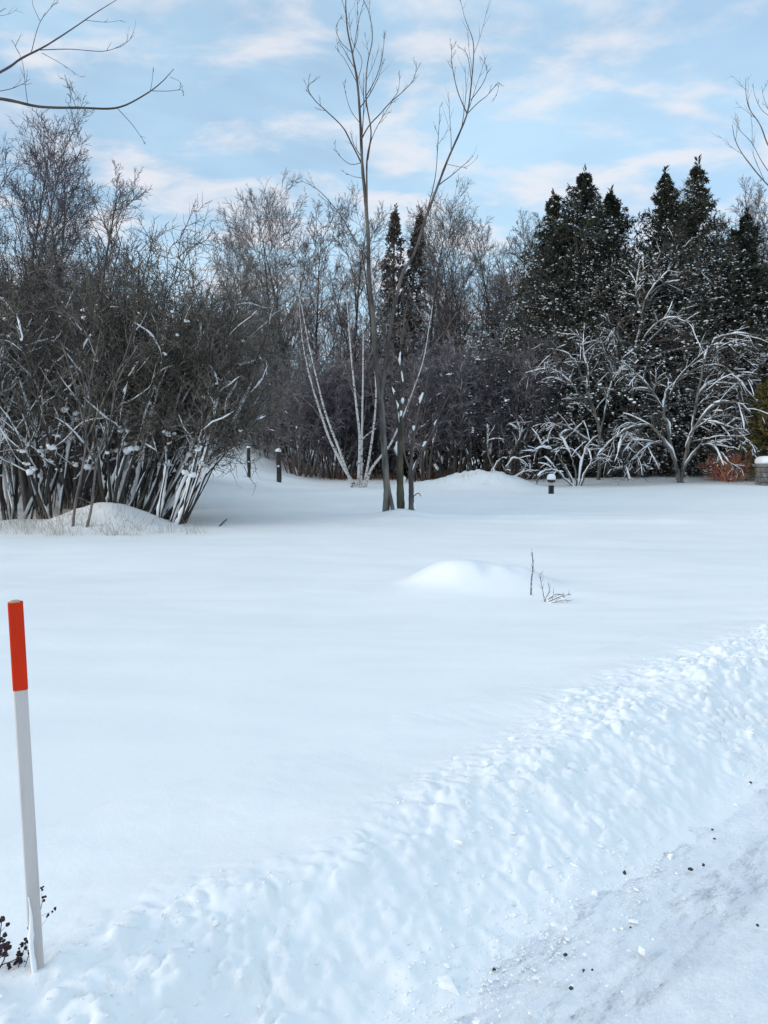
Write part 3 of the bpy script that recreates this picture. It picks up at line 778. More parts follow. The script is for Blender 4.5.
def grow_shrub(H, rng, stems=12, lean=(0, 0), spread=0.45, r=0.045, n=(10, 7, 6), thin=0.006, base_r=0.5, up=0.05, droop=0.0, t1=0.25):
    az = rng.uniform(0, 6.28, stems); rr = rng.uniform(0.1, 1, stems)
    st_ = np.stack([base_r * rr * np.cos(az), base_r * rr * np.sin(az), np.full(stems, -0.2)], -1)
    d = norm(np.stack([np.cos(az) * spread * rr + lean[0], np.sin(az) * spread * rr + lean[1], np.ones(stems)], -1) + rng.normal(0, 0.10, (stems, 3)))
    L = H * rng.uniform(0.72, 1.0, stems) * (1 + 0.35 * np.hypot(*lean))
    P0_, R0 = integrate(st_, d, L, r * rng.uniform(0.6, 1.15, stems), 12, 0.07, up, rng, 0.15)
    P1, R1 = children(P0_, R0, n[0], rng, t=(t1, 1.0), ang=(22, 58), ratio=0.42, fall=0.5, rr=0.5, nseg=7, wig=0.18, up=0.05 - droop, rmin=thin * 1.5)
    P2, R2 = children(P1, R1, n[1], rng, t=(0.2, 1.0), ang=(25, 65), ratio=0.5, fall=0.4, rr=0.6, nseg=5, wig=0.22, up=0.05 - droop, rmin=thin * 1.1)
    P3, R3 = children(P2, R2, n[2], rng, t=(0.2, 1.0), ang=(25, 65), ratio=0.55, fall=0.3, rr=0.7, nseg=3, wig=0.2, up=0.03 - droop, rmin=thin * 0.8)
    lv = [(P0_, R0), (P1, R1), (P2, R2), (P3, R3)]
    k = H / np.percentile(P3[:, -1, 2], 99.0)
    return [(P * k, R) for P, R in lv]

def build_plant(name, label, cat, loc, levels, bark, twig, group=None, ntrunk=2, snow=None, rng=None, rz=0.0, trunk_part='trunk', crown_part='crown'):
    root = thing(name, label, cat, loc, group, rz)
    b = Buf()
    for i, (P, R) in enumerate(levels[:ntrunk]): b.tubes(P, R, 7 if i == 0 else 4)
    b.build(trunk_part, bark, root)
    b = Buf()
    for P, R in levels[ntrunk:]: b.tubes(P, R, 3)
    b.build(crown_part, twig, root)
    if snow:
        b = Buf()
        for lev, kw in snow:
            if lev == 'fork': fork_snow(b, levels[1][0], rng=rng, **kw)
            else: snow_along(b, *levels[lev], rng=rng, **kw)
        b.build('snow', TREESNOW, root)['kind'] = 'stuff'
    return root
def copy_plant(src, label, loc, rz, sc, group=None):
    r = src.copy(); C.objects.link(r); r.location = Vector(tuple(loc)); r.rotation_euler = (0, 0, rz); r.scale = sc
    r['label'] = label
    if group: r['group'] = group
    for ch in src.children:
        c = ch.copy(); C.objects.link(c); c.parent = r
    return r

def site(px_, d, top, sink=0.0):
    x = (px_ - 384) / F * d
    z = gz(x, d) - sink
    return np.array([x, d, z]), at(px_, top, d)[2] - z

# --- left thicket
THG = 'bare shrubs of the left thicket'
def thicket():
    rng = np.random.default_rng(202)
    SN = lambda a, b: [(0, dict(count=int(a * 1.4), seglen=(0.3, 1.0 if a < 52 else 1.6), rs=(0.016, 0.060), tmin=0.02, tmax=0.6, maxslope=0.995, n=16)),
                     (1, dict(count=b * 2, seglen=(0.3, 1.0), rs=(0.008, 0.026), tmin=0.05, tmax=0.6, maxslope=0.93, zlim=4.8, n=12)),
                     ('fork', dict(count=int(b * 1.5), size=(0.025, 0.115), zlim=4.2))]
    # tall dark ones at the back left
    for px_, d, top, label, kw in (
        (-40, 20, 100, 'tall dark twiggy tree cut by the left edge, behind the thicket', {}),
        (28, 21, 84, 'tall dark purplish tree with upright trunk, highest in the left thicket', {}),
        (66, 22.5, 116, 'dark purplish twiggy tree just right of the tallest thicket tree', {}),
        (100, 23, 165, 'dark thin tree sloping down the skyline over the thicket middle', dict(forks=1))):
        p, H = site(px_, d, top)
        lv = grow_tree(H, rng, spread=0.75, r=0.10, t0=0.18, n=(26, 8, 7, 3), thin=0.0065, ang=(20, 45), forks=kw.get('forks', 2))
        build_plant('thicket_tree', label, 'tree', p, lv, BARK_DARK, TWIG_PURPLE, 'tall dark trees in the left thicket', rng=rng,
                    snow=[(1, dict(count=10, seglen=(0.15, 0.4), rs=(0.015, 0.03), tmin=0.1, tmax=0.9))])
    for px_, d, top, lean, stems, label, kw, sn in (
        (-25, 17.5, 250, (0.0, 0), 11, 'brown shrub cut by the left edge with snow in its forks', {}, SN(44, 150)),
        (15, 18.2, 235, (0.05, 0), 12, 'brown twiggy shrub with upright black stems and many snow lumps at far left', {}, SN(52, 190)),
        (52, 17.8, 262, (0.0, 0), 12, 'brown shrub with big snow clumps on its forks, behind the saplings', {}, SN(48, 170)),
        (95, 18.6, 218, (0.08, 0), 13, 'tall olive brown shrub rising behind the little snow drift', {}, SN(26, 60)),
        (120, 17.6, 262, (0.22, 0), 13, 'olive brown shrub with snow streaked stems right of the drift', {}, SN(30, 50)),
        (140, 18.2, 254, (0.42, 0), 14, 'shrub with thick leaning stems carrying the longest snow streaks', {}, SN(60, 50)),
        (148, 20.5, 246, (0.35, 0), 12, 'brown twiggy shrub behind the leaning stems at the thicket middle', {}, SN(20, 24)),
        (172, 17.4, 340, (0.42, 0), 16, 'lowest shrub of black stems leaning hard right over the open snow', dict(up=0.03, t1=0.42, r=0.034), SN(52, 24)),
        (166, 19.5, 312, (0.40, 0), 12, 'shrub with arching twigs above the hard leaning black stems', dict(up=0.02, t1=0.4), SN(24, 30)),
        (158, 24, 285, (0.30, 0), 12, 'greyish shrub at the right shoulder of the thicket', {}, SN(10, 20)),
        (188, 29, 295, (0.26, 0), 13, 'grey brown shrub ending the thicket behind the thin post', {}, SN(10, 20)),
    ):
        p, H = site(px_, d, top)
        kw = dict(dict(spread=0.30, r=0.043, n=(11, 7, 4), thin=0.0085), **kw)
        lv = grow_shrub(H, rng, stems=stems, lean=lean, **kw)
        build_plant('bare_shrub', label, 'shrub', p, lv, BARK_BROWN, TWIG_BROWN, THG, ntrunk=1, snow=sn, rng=rng, trunk_part='stems', crown_part='twigs')
    # grey saplings in front of the drift
    SA = [(px(73, 527, 76, 500, 82, 470, 86, 440, 84, 410, 92, 370, 100, 330), .2, 0.035, 0.008, 8), (px(84, 445, 95, 420, 108, 390, 125, 355, 135, 320), .3, 0.02, 0.006, 7),
          (px(85, 430, 78, 400, 70, 370, 60, 340), -.3, 0.018, 0.006, 7)]
    drawn_tree('sapling', 'grey brown forking sapling standing before the little drift at left', 'sapling', 73, 527, 15.6, SA, TWIG_FAR, TWIG_BROWN, rng, twigs=(8, 5), thin=0.005, ratio=0.35)
    SB = [(px(87, 528, 91, 510, 94, 485, 98, 455, 110, 420, 118, 380, 138, 345), .2, 0.035, 0.008, 9), (px(96, 465, 86, 440, 90, 405, 88, 360), -.2, 0.02, 0.006, 7), (px(93, 505, 84, 500, 77, 497), -.2, 0.018, 0.01, 1)]
    drawn_tree('sapling', 'second brown sapling with a side peg, right of the forking sapling', 'sapling', 87, 528, 15.5, SB, TWIG_FAR, TWIG_BROWN, rng, twigs=(8, 5), thin=0.005, ratio=0.35)
thicket()

# --- bare trees behind the field
def far_trees():
    rng = np.random.default_rng(303)
    protos = []
    spec = [dict(spread=1.12, t0=0.28, n=(20, 10, 8, 4), ang=(28, 58), forks=2), dict(spread=0.9, t0=0.32, n=(22, 8, 8, 4), forks=1, ang=(28, 55)), dict(spread=0.75, t0=0.3, n=(20, 8, 8, 4), forks=2, ang=(20, 45))]
    data = []
    rows = [ # px, d, top, proto, label
        (284, 46, 178, 0, 'tall bare tree with a wide rounded crown left of the birches'),
        (463, 48, 184, 0, 'bare tree with a rounded grey crown right of the leaning grey leader'),
        (246, 50, 232, 1, 'bare tree behind the thin post, left of the wide rounded crown'),
        (322, 53, 200, 1, 'bare grey tree behind the white birch tops'),
        (352, 52, 192, 2, 'bare tree whose fine crown shows left of the tall grey leader'),
        (425, 54, 198, 2, 'bare grey tree just right of the dark spruce'),
        (503, 50, 200, 2, 'bare grey tree between the rounded crown and the dark cedars'),
        (532, 47, 212, 1, 'bare tree close against the left side of the dark cedars'),
        (212, 44, 282, 2, 'small bare tree in the skyline dip at the end of the thicket'),
        (716, 50, 168, 2, 'pale thin bare tree showing above the right cedars'),
        (752, 46, 185, 1, 'pale thin bare tree at the right edge above the cedars'),
        (775, 43, 215, 2, 'bare tree cut by the right edge behind the yellow green shrub'),
    ]
    G = 'bare trees standing behind the field'
    for px_, d, top, k, label in rows:
        p, H = site(px_, d, top)
        if len(data) <= k or data[k] is None:
            while len(data) <= k: data.append(None)
            lv = grow_tree(H, rng, thin=0.013, **spec[k])
            top_z = max(l[0][..., 2].max() for l in lv)
            root = build_plant('bare_tree', label, 'tree', p, lv, BARK_DARK, TWIG_FAR, G)
            data[k] = (root, top_z); s = H / top_z
            root.scale = (s, s, s)
        else:
            root, tz = data[k]; s = H / tz
            w = s * rng.uniform(0.85, 1.05)
            copy_plant(root, label, p, rng.uniform(0, 6.28), (w, w, s), G)
    # darker shrubs along the foot of the wood
    sh = []
    rows = [
        (262, 45, 318, 'dark grey shrub right behind the thick wooden post'),
        (300, 39, 340, 'grey twiggy shrub behind the left birch stems'),
        (335, 41, 350, 'grey twiggy shrub seen between the birch stems'),
        (425, 37, 330, 'grey brown shrub right behind the forked dark trunk'),
        (452, 38, 318, 'tangled grey shrub left of the snow drift by the wood'),
        (487, 37.5, 335, 'dark shrub with snow at its foot behind the drift'),
        (512, 37, 322, 'dark bluish shrub right of the drift by the wood'),
        (538, 37.5, 345, 'dark shrub with bits of snow left of the bollard light'),
        (385, 44, 330, 'dark shrub in the wood straight behind the grey trunks'),
        (228, 47, 350, 'low dark shrub behind the thin post at the thicket end'),
    ]
    for i, (px_, d, top, label) in enumerate(rows):
        p, H = site(px_, d, top)
        if i < 3:
            lv = grow_shrub(H, rng, stems=13, spread=0.38, r=0.06, n=(11, 7, 5), thin=0.015, base_r=0.7)
            sn = [(0, dict(count=10, seglen=(0.2, 0.6), rs=(0.04, 0.09), tmin=0.03, tmax=0.5, maxslope=1.01)), (1, dict(count=60, seglen=(0.1, 0.3), rs=(0.02, 0.045), tmin=0.0, tmax=0.7, zlim=5.0))]
            o = build_plant('bare_shrub', label, 'shrub', p, lv, BARK_DARK, TWIG_WOOD, 'shrubs along the foot of the wood', ntrunk=1, snow=sn, rng=rng, trunk_part='stems', crown_part='twigs')
            sh.append((o, max(l[0][..., 2].max() for l in lv)))
            s = H / sh[-1][1]; o.scale = (s, s, s)
        else:
            o, tz = sh[(i * 2) % 3]; s = H / tz
            copy_plant(o, label, p, rng.uniform(0, 6.28), (s * rng.uniform(.95, 1.2),) * 2 + (s,), 'shrubs along the foot of the wood')
far_trees()

# --- the wood behind, one mass
def woodland():
    rng = np.random.default_rng(404)
    b = Buf()
    tv = [grow_tree(13, rng, spread=0.8, t0=0.22, n=(16, 7, 6, 3), thin=0.016, forks=2, ang=(22, 48)) for _ in range(3)]
    sv = [grow_shrub(5, rng, stems=10, spread=0.4, r=0.05, n=(9, 7, 5), thin=0.018, base_r=0.8) for _ in range(3)]
    def put(lv, x, y, s, a):
        ca, sa = math.cos(a), math.sin(a); z = gz(x, y)
        for i, (P, R) in enumerate(lv):
            Q = np.stack([(P[..., 0] * ca - P[..., 1] * sa) * s + x, (P[..., 0] * sa + P[..., 1] * ca) * s + y, P[..., 2] * s + z], -1)
            b.tubes(Q, R * s, 5 if i == 0 else 3)
    for i in range(56):
        y = rng.uniform(50, 74); px_ = -60 + i * 16.5 + rng.uniform(-12, 12)
        top = np.interp(px_, [-60, 120, 210, 260, 300, 400, 440, 540, 800], [230, 240, 300, 300, 300, 288, 262, 255, 285]) + rng.uniform(-10, 45)
        p, H = site(px_, y, top)
        put(tv[i % 3], p[0], p[1], H / 13.3, rng.uniform(0, 6.28))
    for i in range(115):
        y = rng.uniform(41, 58); px_ = -40 + i * 7.5 + rng.uniform(-12, 12)
        p, H = site(px_, y, rng.uniform(335, 420))
        put(sv[i % 3], p[0], p[1], max(H, 1.5) / 5.2, rng.uniform(0, 6.28))
    for i in range(30):
        y = rng.uniform(21.5, 30); px_ = rng.uniform(-90, 165)
        p, H = site(px_, y, rng.uniform(395, 440))
        put(sv[i % 3], p[0], p[1], max(H, 1.2) / 5.2, rng.uniform(0, 6.28))
    stuff(b.build('woodland', TWIG_WOOD), 'dim mass of bare trees and brush filling the wood behind', 'woods')
woodland()

# ------------------------------------------------------------------ conifers
def conifer(name, label, loc, H, W, rng, foliage, group=None, nb=170, ns=9, spl=7, snow_n=900, droop=0.05, t0=0.02, ups=0.25, leaf=(0.16, 0.34), lw=0.45, snow_size=(0.02, 0.06), bark=BARK_DARK, power=0.8, rag=1.0):
    root = thing(name, label, 'tree', loc, group)
    tb, fb, sb = Buf(), Buf(), Buf()
    P0_, R0 = integrate(np.array([[0, 0, -0.3]]), np.array([[0, 0, 1.]]), np.array([H + 0.3]), np.array([H * 0.014]), 16, 0.012, 0.02, rng, 0.08)
    tb.tubes(P0_, R0, 8)
    t = t0 + (1 - t0) * np.sort(rng.uniform(0, 1, nb)) ** 0.9 * 0.985
    z = t * H
    lump = 0.74 + 0.5 * vnoise(t * 9, rng.uniform(0, 99) + 0 * t, 5) + rag * rng.uniform(-0.22, 0.28, nb)
    lump = lump + np.where(rng.random(nb) < 0.12, 0.25 * rag, 0)
    L = np.maximum(W * 0.5 * (1 - t) ** power * lump * np.where(t < 0.12, 0.8 + t * 1.6, 1), 0.12)
    az = np.arange(nb) * 2.4 + rng.normal(0, 0.35, nb)
    f = np.clip((z + 0.3) / (H + 0.3) * 16, 0, 15.99); i = f.astype(int)
    st_ = P0_[0, i] * (1 - (f - i)[:, None]) + P0_[0, i + 1] * (f - i)[:, None]
    d = norm(np.stack([np.cos(az), np.sin(az), ups + 0.9 * t ** 3 + rng.normal(0, .12, nb)], -1))
    P1, R1 = integrate(st_, d, L, 0.008 + 0.010 * L, 6, 0.06, -droop, rng, 0.3)
    tb.tubes(P1, R1, 3)
    P2, R2 = children(P1, R1, ns, rng, t=(0.25, 1.0), ang=(30, 65), ratio=0.42, fall=0.45, rr=0.5, nseg=3, wig=0.12, up=-droop * 0.6, rmin=0.005)
    tb.tubes(P2, R2, 3)
    allp = np.concatenate([P2.reshape(-1, 4, 3)])
    B = len(allp)
    tt = rng.uniform(0.1, 1.05, (B, spl)); ii = np.clip((tt * 3).astype(int), 0, 2); fr = (tt * 3 - ii)[..., None]
    bi = np.arange(B)[:, None]
    pos = (allp[bi, ii] * (1 - fr) + allp[bi, ii + 1] * fr).reshape(-1, 3)
    tan = norm(allp[bi, ii + 1] - allp[bi, ii]).reshape(-1, 3)
    M = len(pos)
    dr = norm(tan + rng.normal(0, 0.55, (M, 3)) + np.array([0, 0, -0.05]))
    nor = norm(np.array([0, 0, 1.]) + rng.normal(0, 0.55, (M, 3)))
    ln = rng.uniform(*leaf, M)
    fb.sprays(pos, dr, nor, ln, ln * lw * rng.uniform(0.7, 1.3, M))
    # leader tips
    n2 = 60; tz = rng.uniform(0.90, 1.015, n2); a2 = rng.uniform(0, 6.28, n2)
    top = P0_[0, -1]
    pos2 = np.stack([np.full(n2, top[0]), np.full(n2, top[1]), tz * top[2]], -1)
    d2 = norm(np.stack([np.cos(a2) * .7, np.sin(a2) * .7, np.full(n2, 0.9)], -1))
    fb.sprays(pos2, d2, norm(rng.normal(0, 1, (n2, 3))), np.full(n2, 0.3), np.full(n2, 0.09))
    fb.build('crown', foliage, root)
    tb.build('trunk', bark, root)
    if snow_n:
        # snow sits mostly on the outer sprays
        rad = np.hypot(pos[:, 0], pos[:, 1]); wgt = 0.1 + (rad / rad.max()) ** 1.0 * (1.25 - pos[:, 2] / H)
        pad = vnoise(pos[:, 0] * 1.3 + pos[:, 1] * 0.8 + 7 * H, pos[:, 2] * 1.6, 17) + 0.5 * vnoise(pos[:, 0] * 3 - pos[:, 1] * 2, pos[:, 2] * 4, 19)
        wgt = wgt * np.clip(pad + 0.22, 0.02, 1) ** 1.5 * (0.4 + 0.6 * sstep(0.95, 0.4, pos[:, 2] / H))
        pick = rng.choice(M, min(snow_n, M), replace=False, p=wgt / wgt.sum())
        c = pos[pick] + dr[pick] * ln[pick][:, None] * 0.4 + np.array([0, 0, 0.015])
        s = rng.uniform(*snow_size, len(pick))
        s = np.where(rng.random(len(pick)) < 0.06, s * 1.7, s)
        sb.puffs(c, np.stack([s * 1.5, s, s * 0.6], -1), rng, jit=0.2)
        sb.build('snow', TREESNOW, root)['kind'] = 'stuff'
    return root

def conifers():
    rng = np.random.default_rng(505)
    G = 'dark evergreen cedars behind the snowy orchard trees'
    rows = [ # px, d, top, W
        (549, 40, 200, 4.6, 'dark cedar with a blunt top, leftmost of the evergreen row'),
        (577, 39, 170, 4.8, 'tallest dark cedar in the left evergreen cluster'),
        (603, 40, 194, 4.6, 'dark cedar on the right shoulder of the left cluster'),
        (630, 41.5, 262, 3.4, 'lower dark cedar filling the dip between the evergreen clusters'),
        (661, 40, 172, 3.9, 'slim pointed cedar, left one of the twin tall tips at right'),
        (687, 39.5, 168, 4.4, 'slim pointed cedar, right one of the twin tall tips at right'),
        (718, 40, 212, 4.4, 'dark cedar on the slope right of the twin tips'),
        (744, 39, 248, 4.4, 'low dark cedar near the right edge with much snow'),
        (775, 38.5, 268, 4.6, 'low dark cedar cut by the right edge of the photo'),
    ]
    for px_, d, top, W, label in rows:
        p, H = site(px_, d, top)
        conifer('cedar_tree', label, p, H, W * 2.8, rng, CEDAR, G, nb=290, ns=11, spl=16, snow_n=5600, power=0.90, snow_size=(0.012, 0.048), ups=0.30, leaf=(0.09, 0.22), lw=0.30, rag=1.6)
    for px_, d, top, W, label in ((392, 43, 210, 3.0, 'slim dark spruce spire behind the tall grey tree'), (403, 43.5, 214, 2.6, 'second slim spruce spire close against the right of the first')):
        p, H = site(px_, d, top)
        conifer('spruce_tree', label, p, H, W * 2.3, rng, SPRUCE, 'twin spruce spires in mid wood', nb=210, ns=8, spl=4, snow_n=60, ups=-0.05, power=1.0, rag=1.3, leaf=(0.14, 0.3))
    p, H = site(774, 34.5, 378)
    conifer('evergreen_shrub', 'yellow green evergreen shrub behind the stone pillar at right edge', p, H, 3.9, rng, YELLOWG, None, nb=150, ns=9, spl=8, snow_n=40, ups=0.5, power=0.5, leaf=(0.10, 0.22))
conifers()

# ------------------------------------------------------------------ snow-laden small trees in front of the cedars
def orchard():
    rng = np.random.default_rng(606)
    def laden(label, base, d, stems, n1=12, n2=8, name='fruit_tree', sr=(0.012, 0.038), cover=0.62, droop=0.09):
        bpx, bpy_ = base
        b0 = at(bpx, bpy_, d); b0[2] = gz(b0[0], b0[1])
        root = thing(name, label, 'tree', b0, 'snow laden little trees before the cedars')
        tb, cb, sb = Buf(), Buf(), Buf()
        for ctrl, dd, r0, r1 in stems:
            n = len(ctrl)
            s0, s1 = dd if isinstance(dd, tuple) else (0, dd)
            pts = [at(c[0], c[1], d + s0 + (s1 - s0) * i / (n - 1)) for i, c in enumerate(ctrl)]
            if ctrl[0][1] >= bpy_ - 6: pts[0][2] = gz(pts[0][0], pts[0][1]) - 0.2
            m = 5 * n
            P = (smooth_poly(pts, m) - b0)[None]; R = np.linspace(r0, r1, m + 1)[None]
            P[:, 1:-1] += rng.normal(0, 0.02, P[:, 1:-1].shape)
            tb.tubes(P, R, 7)
            c1, q1 = children(P, R, n1, rng, t=(0.3, 1.0), ang=(25, 60), ratio=0.38, fall=0.3, rr=0.5, nseg=6, wig=0.10, up=-droop, rmin=0.014)
            c2, q2 = children(c1, q1, n2, rng, t=(0.2, 1.0), ang=(25, 60), ratio=0.5, fall=0.3, rr=0.6, nseg=4, wig=0.12, up=-droop * 0.8, rmin=0.010)
            c3, q3 = children(c2, q2, 4, rng, t=(0.2, 1.0), ang=(25, 60), ratio=0.55, fall=0.3, rr=0.7, nseg=3, wig=0.12, up=-droop * 0.6, rmin=0.008)
            cb.tubes(c1, q1, 4); cb.tubes(c2, q2, 3); cb.tubes(c3, q3, 3)
            snow_along(sb, P, R, int(9 * cover), rng, (0.5, 1.8), (sr[0] * 1.3, sr[1] * 1.45), 0.15, 0.95, 0.985)
            snow_along(sb, c1, q1, int(len(c1) * 1.8 * cover), rng, (0.6, 1.8), (sr[0], sr[1] * 0.95), 0.2, 0.8, 0.96, n=12)
            snow_along(sb, c2, q2, int(len(c2) * 0.65 * cover), rng, (0.4, 1.0), (sr[0] * 0.7, sr[1] * 0.5), 0.2, 0.8, 0.95, n=8, k=4)
            snow_along(sb, c3, q3, int(len(c3) * 0.12 * cover), rng, (0.2, 0.5), (sr[0] * 0.55, sr[1] * 0.38), 0.1, 0.9, 0.95, n=6, k=4)
        tb.build('trunk', BARK_GREY, root); cb.build('twigs', BARK_DARK, root); sb.build('snow', TREESNOW, root)['kind'] = 'stuff'
    laden('broad snow laden fruit tree with arching white limbs left of the red twigs', (679, 487), 34.0, [
        (px(680, 487, 677, 470, 672, 455, 660, 435, 648, 425, 630, 428, 612, 440), -1.0, 0.10, 0.025),
        (px(681, 487, 684, 465, 690, 440, 700, 420, 715, 405, 735, 402, 750, 412), -.8, 0.11, 0.025),
        (px(683, 470, 694, 452, 706, 444, 718, 450, 728, 462), (-.2, -1.5), 0.05, 0.02),
        (px(676, 465, 668, 430, 664, 410, 668, 390, 690, 372, 715, 365, 735, 373), .6, 0.08, 0.02),
        (px(690, 440, 694, 415, 702, 390, 725, 378, 752, 385), (-.2, 1.0), 0.07, 0.02),
        (px(664, 410, 652, 392, 640, 378, 622, 362), (.3, -.8), 0.06, 0.02),
        (px(694, 415, 700, 385, 708, 350, 725, 335, 765, 335), (.0, .8), 0.06, 0.02),
        (px(668, 440, 650, 445, 638, 455, 625, 468), (-.2, -1.4), 0.04, 0.015),
        (px(700, 420, 722, 425, 738, 432, 752, 446), (-.4, -1.2), 0.04, 0.015),
    ])
    laden('taller snow dusted tree with upright pale limbs between the cedar clusters', (640, 484), 36.5, [
        (px(640, 484, 636, 440, 632, 400, 634, 360, 640, 330, 645, 300, 662, 285, 680, 280), .4, 0.10, 0.02),
        (px(634, 365, 622, 345, 612, 330, 612, 345), (.2, -.5), 0.05, 0.015),
        (px(636, 350, 650, 330, 668, 318, 690, 322), (.2, -.8), 0.05, 0.015),
        (px(642, 318, 636, 295, 638, 270), (.2, .5), 0.035, 0.012),
        (px(632, 400, 620, 385, 608, 362, 596, 340), (.2, -.4), 0.05, 0.015),
        (px(645, 300, 655, 285, 670, 270), (.2, .5), 0.035, 0.012),
    ], n1=11, n2=7, sr=(0.011, 0.032), cover=0.6, droop=0.02)
    laden('snow laden tree with crooked bare limbs reaching left above the bollard light', (598, 486), 35.0, [
        (px(598, 486, 600, 460, 598, 425, 590, 400, 582, 375, 568, 354, 552, 350), -.6, 0.085, 0.02),
        (px(595, 412, 580, 395, 565, 378, 545, 366), (-.2, -.9), 0.05, 0.018),
        (px(590, 400, 588, 375, 583, 352, 584, 330), (-.2, .4), 0.045, 0.015),
        (px(599, 440, 606, 405, 614, 375, 618, 350), (-.1, .5), 0.05, 0.015),
        (px(599, 450, 580, 435, 562, 425, 540, 430), (-.1, -1.0), 0.05, 0.018),
        (px(600, 455, 612, 440, 625, 432, 640, 440), (-.1, -1.0), 0.04, 0.015),
    ], n1=11, n2=7, sr=(0.012, 0.035), cover=0.62, droop=0.05)
    laden('low sprawling snow covered shrub just behind the bollard light', (572, 488), 33.5, [
        (px(575, 488, 566, 470, 558, 455, 545, 447, 532, 452), -.6, 0.05, 0.015),
        (px(577, 488, 574, 465, 566, 448, 560, 435), .3, 0.04, 0.015),
        (px(579, 488, 588, 468, 598, 455, 612, 458), -.5, 0.045, 0.015),
        (px(578, 488, 582, 462, 588, 445, 600, 432), .4, 0.04, 0.015),
        (px(576, 488, 560, 474, 548, 470, 538, 476), -.9, 0.035, 0.012),
    ], n1=7, n2=5, name='snowy_shrub', sr=(0.016, 0.042), cover=0.55)
    laden('snow draped crooked shrub rising out of the drift by the wood', (497, 487), 35.2, [
        (px(490, 487, 494, 470, 498, 462, 502, 458), -.3, 0.06, 0.02),
        (px(502, 488, 505, 470, 515, 458, 525, 465), -.3, 0.045, 0.015),
        (px(506, 488, 518, 476, 528, 470, 540, 480), -.5, 0.04, 0.015),
        (px(500, 488, 490, 460, 488, 440, 495, 425), .3, 0.05, 0.015),
        (px(508, 488, 512, 455, 520, 435, 516, 420), .3, 0.045, 0.012),
    ], n1=6, n2=4, name='snowy_shrub', sr=(0.016, 0.045), cover=0.4)
orchard()

def red_shrub():
    rng = np.random.default_rng(707)
    p, H = site(729, 34.5, 452)
    lv = grow_shrub(H, rng, stems=60, spread=0.75, r=0.014, n=(6, 3, 2), thin=0.008, base_r=0.55)
    build_plant('red_twig_shrub', 'low red and orange twigged shrub left of the stone pillar', 'shrub', p, lv, REDTWIG, REDTWIG, ntrunk=1,
                snow=[(0, dict(count=8, seglen=(0.1, 0.25), rs=(0.03, 0.06), tmin=0.3, tmax=0.8, maxslope=1.01))], rng=rng, trunk_part='stems', crown_part='twigs')
red_shrub()

# ------------------------------------------------------------------ dry grass
def grasses():
    rng = np.random.default_rng(808)
    def tuft(b, x, y, H, n, spread, r):
        st_ = np.stack([x + rng.normal(0, spread, n), y + rng.normal(0, spread, n), np.zeros(n)], -1)
        st_[:, 2] = field_z(st_[:, 0], st_[:, 1]) - 0.03
        d = norm(np.stack([rng.normal(0, .35, n), rng.normal(0, .35, n), np.ones(n)], -1))
        P, R = integrate(st_, d, H * rng.uniform(.4, 1.1, n), np.full(n, r), 5, 0.12, -0.06, rng, 0.4)
        b.tubes(P, R, 3)
    b = Buf()
    for i in range(60):
        px_ = rng.choice([rng.normal(85, 28), rng.uniform(0, 200)]); d = rng.uniform(14.6, 16.2)
        tuft(b, (px_ - 384) / F * d, d, rng.uniform(.2, .6), 9, .13, 0.0032)
    stuff(b.build('dry_grass', STRAW), 'pale dry grass stalks poking through snow before the left thicket', 'grass')
    b = Buf()
    for i in range(60):
        px_ = rng.choice([rng.uniform(285, 345), rng.uniform(410, 450), rng.uniform(285, 450)]); d = rng.uniform(39, 43)
        tuft(b, (px_ - 384) / F * d, d, rng.uniform(.4, .9), 16, .35, 0.012)
    stuff(b.build('dead_bracken', RUST), 'rusty brown dead undergrowth at the foot of the wood', 'undergrowth')
    b = Buf()
    for i in range(9):
        px_ = rng.uniform(440, 520); d = rng.uniform(31, 33)
        tuft(b, (px_ - 384) / F * d, d, .5, 4, .2, 0.005)
    stuff(b.build('reed_stalks', STRAW), 'few thin dry stalks in front of the drift by the wood', 'grass')
    # short snapped twig in the snow right of the thicket
    p = at(221, 514, 17.2); p[2] = gz(p[0], p[1])
    b = Buf(); P = smooth_poly([(-0.08, 0, -0.05), (0.02, 0, 0.06), (0.13, 0.02, 0.16)], 6)[None]
    b.tubes(P, np.linspace(0.022, 0.012, 7)[None], 6)
    cp, cr = children(P, np.full((1, 7), 0.008), 5, rng, ratio=0.5, nseg=3); b.tubes(cp, cr, 3)
    tag(b.build('broken_twig', BARK_DARK, origin=(0, 0, 0)), 'short dark broken twig sticking from snow right of the thicket', 'twig').location = Vector(tuple(p))
grasses()

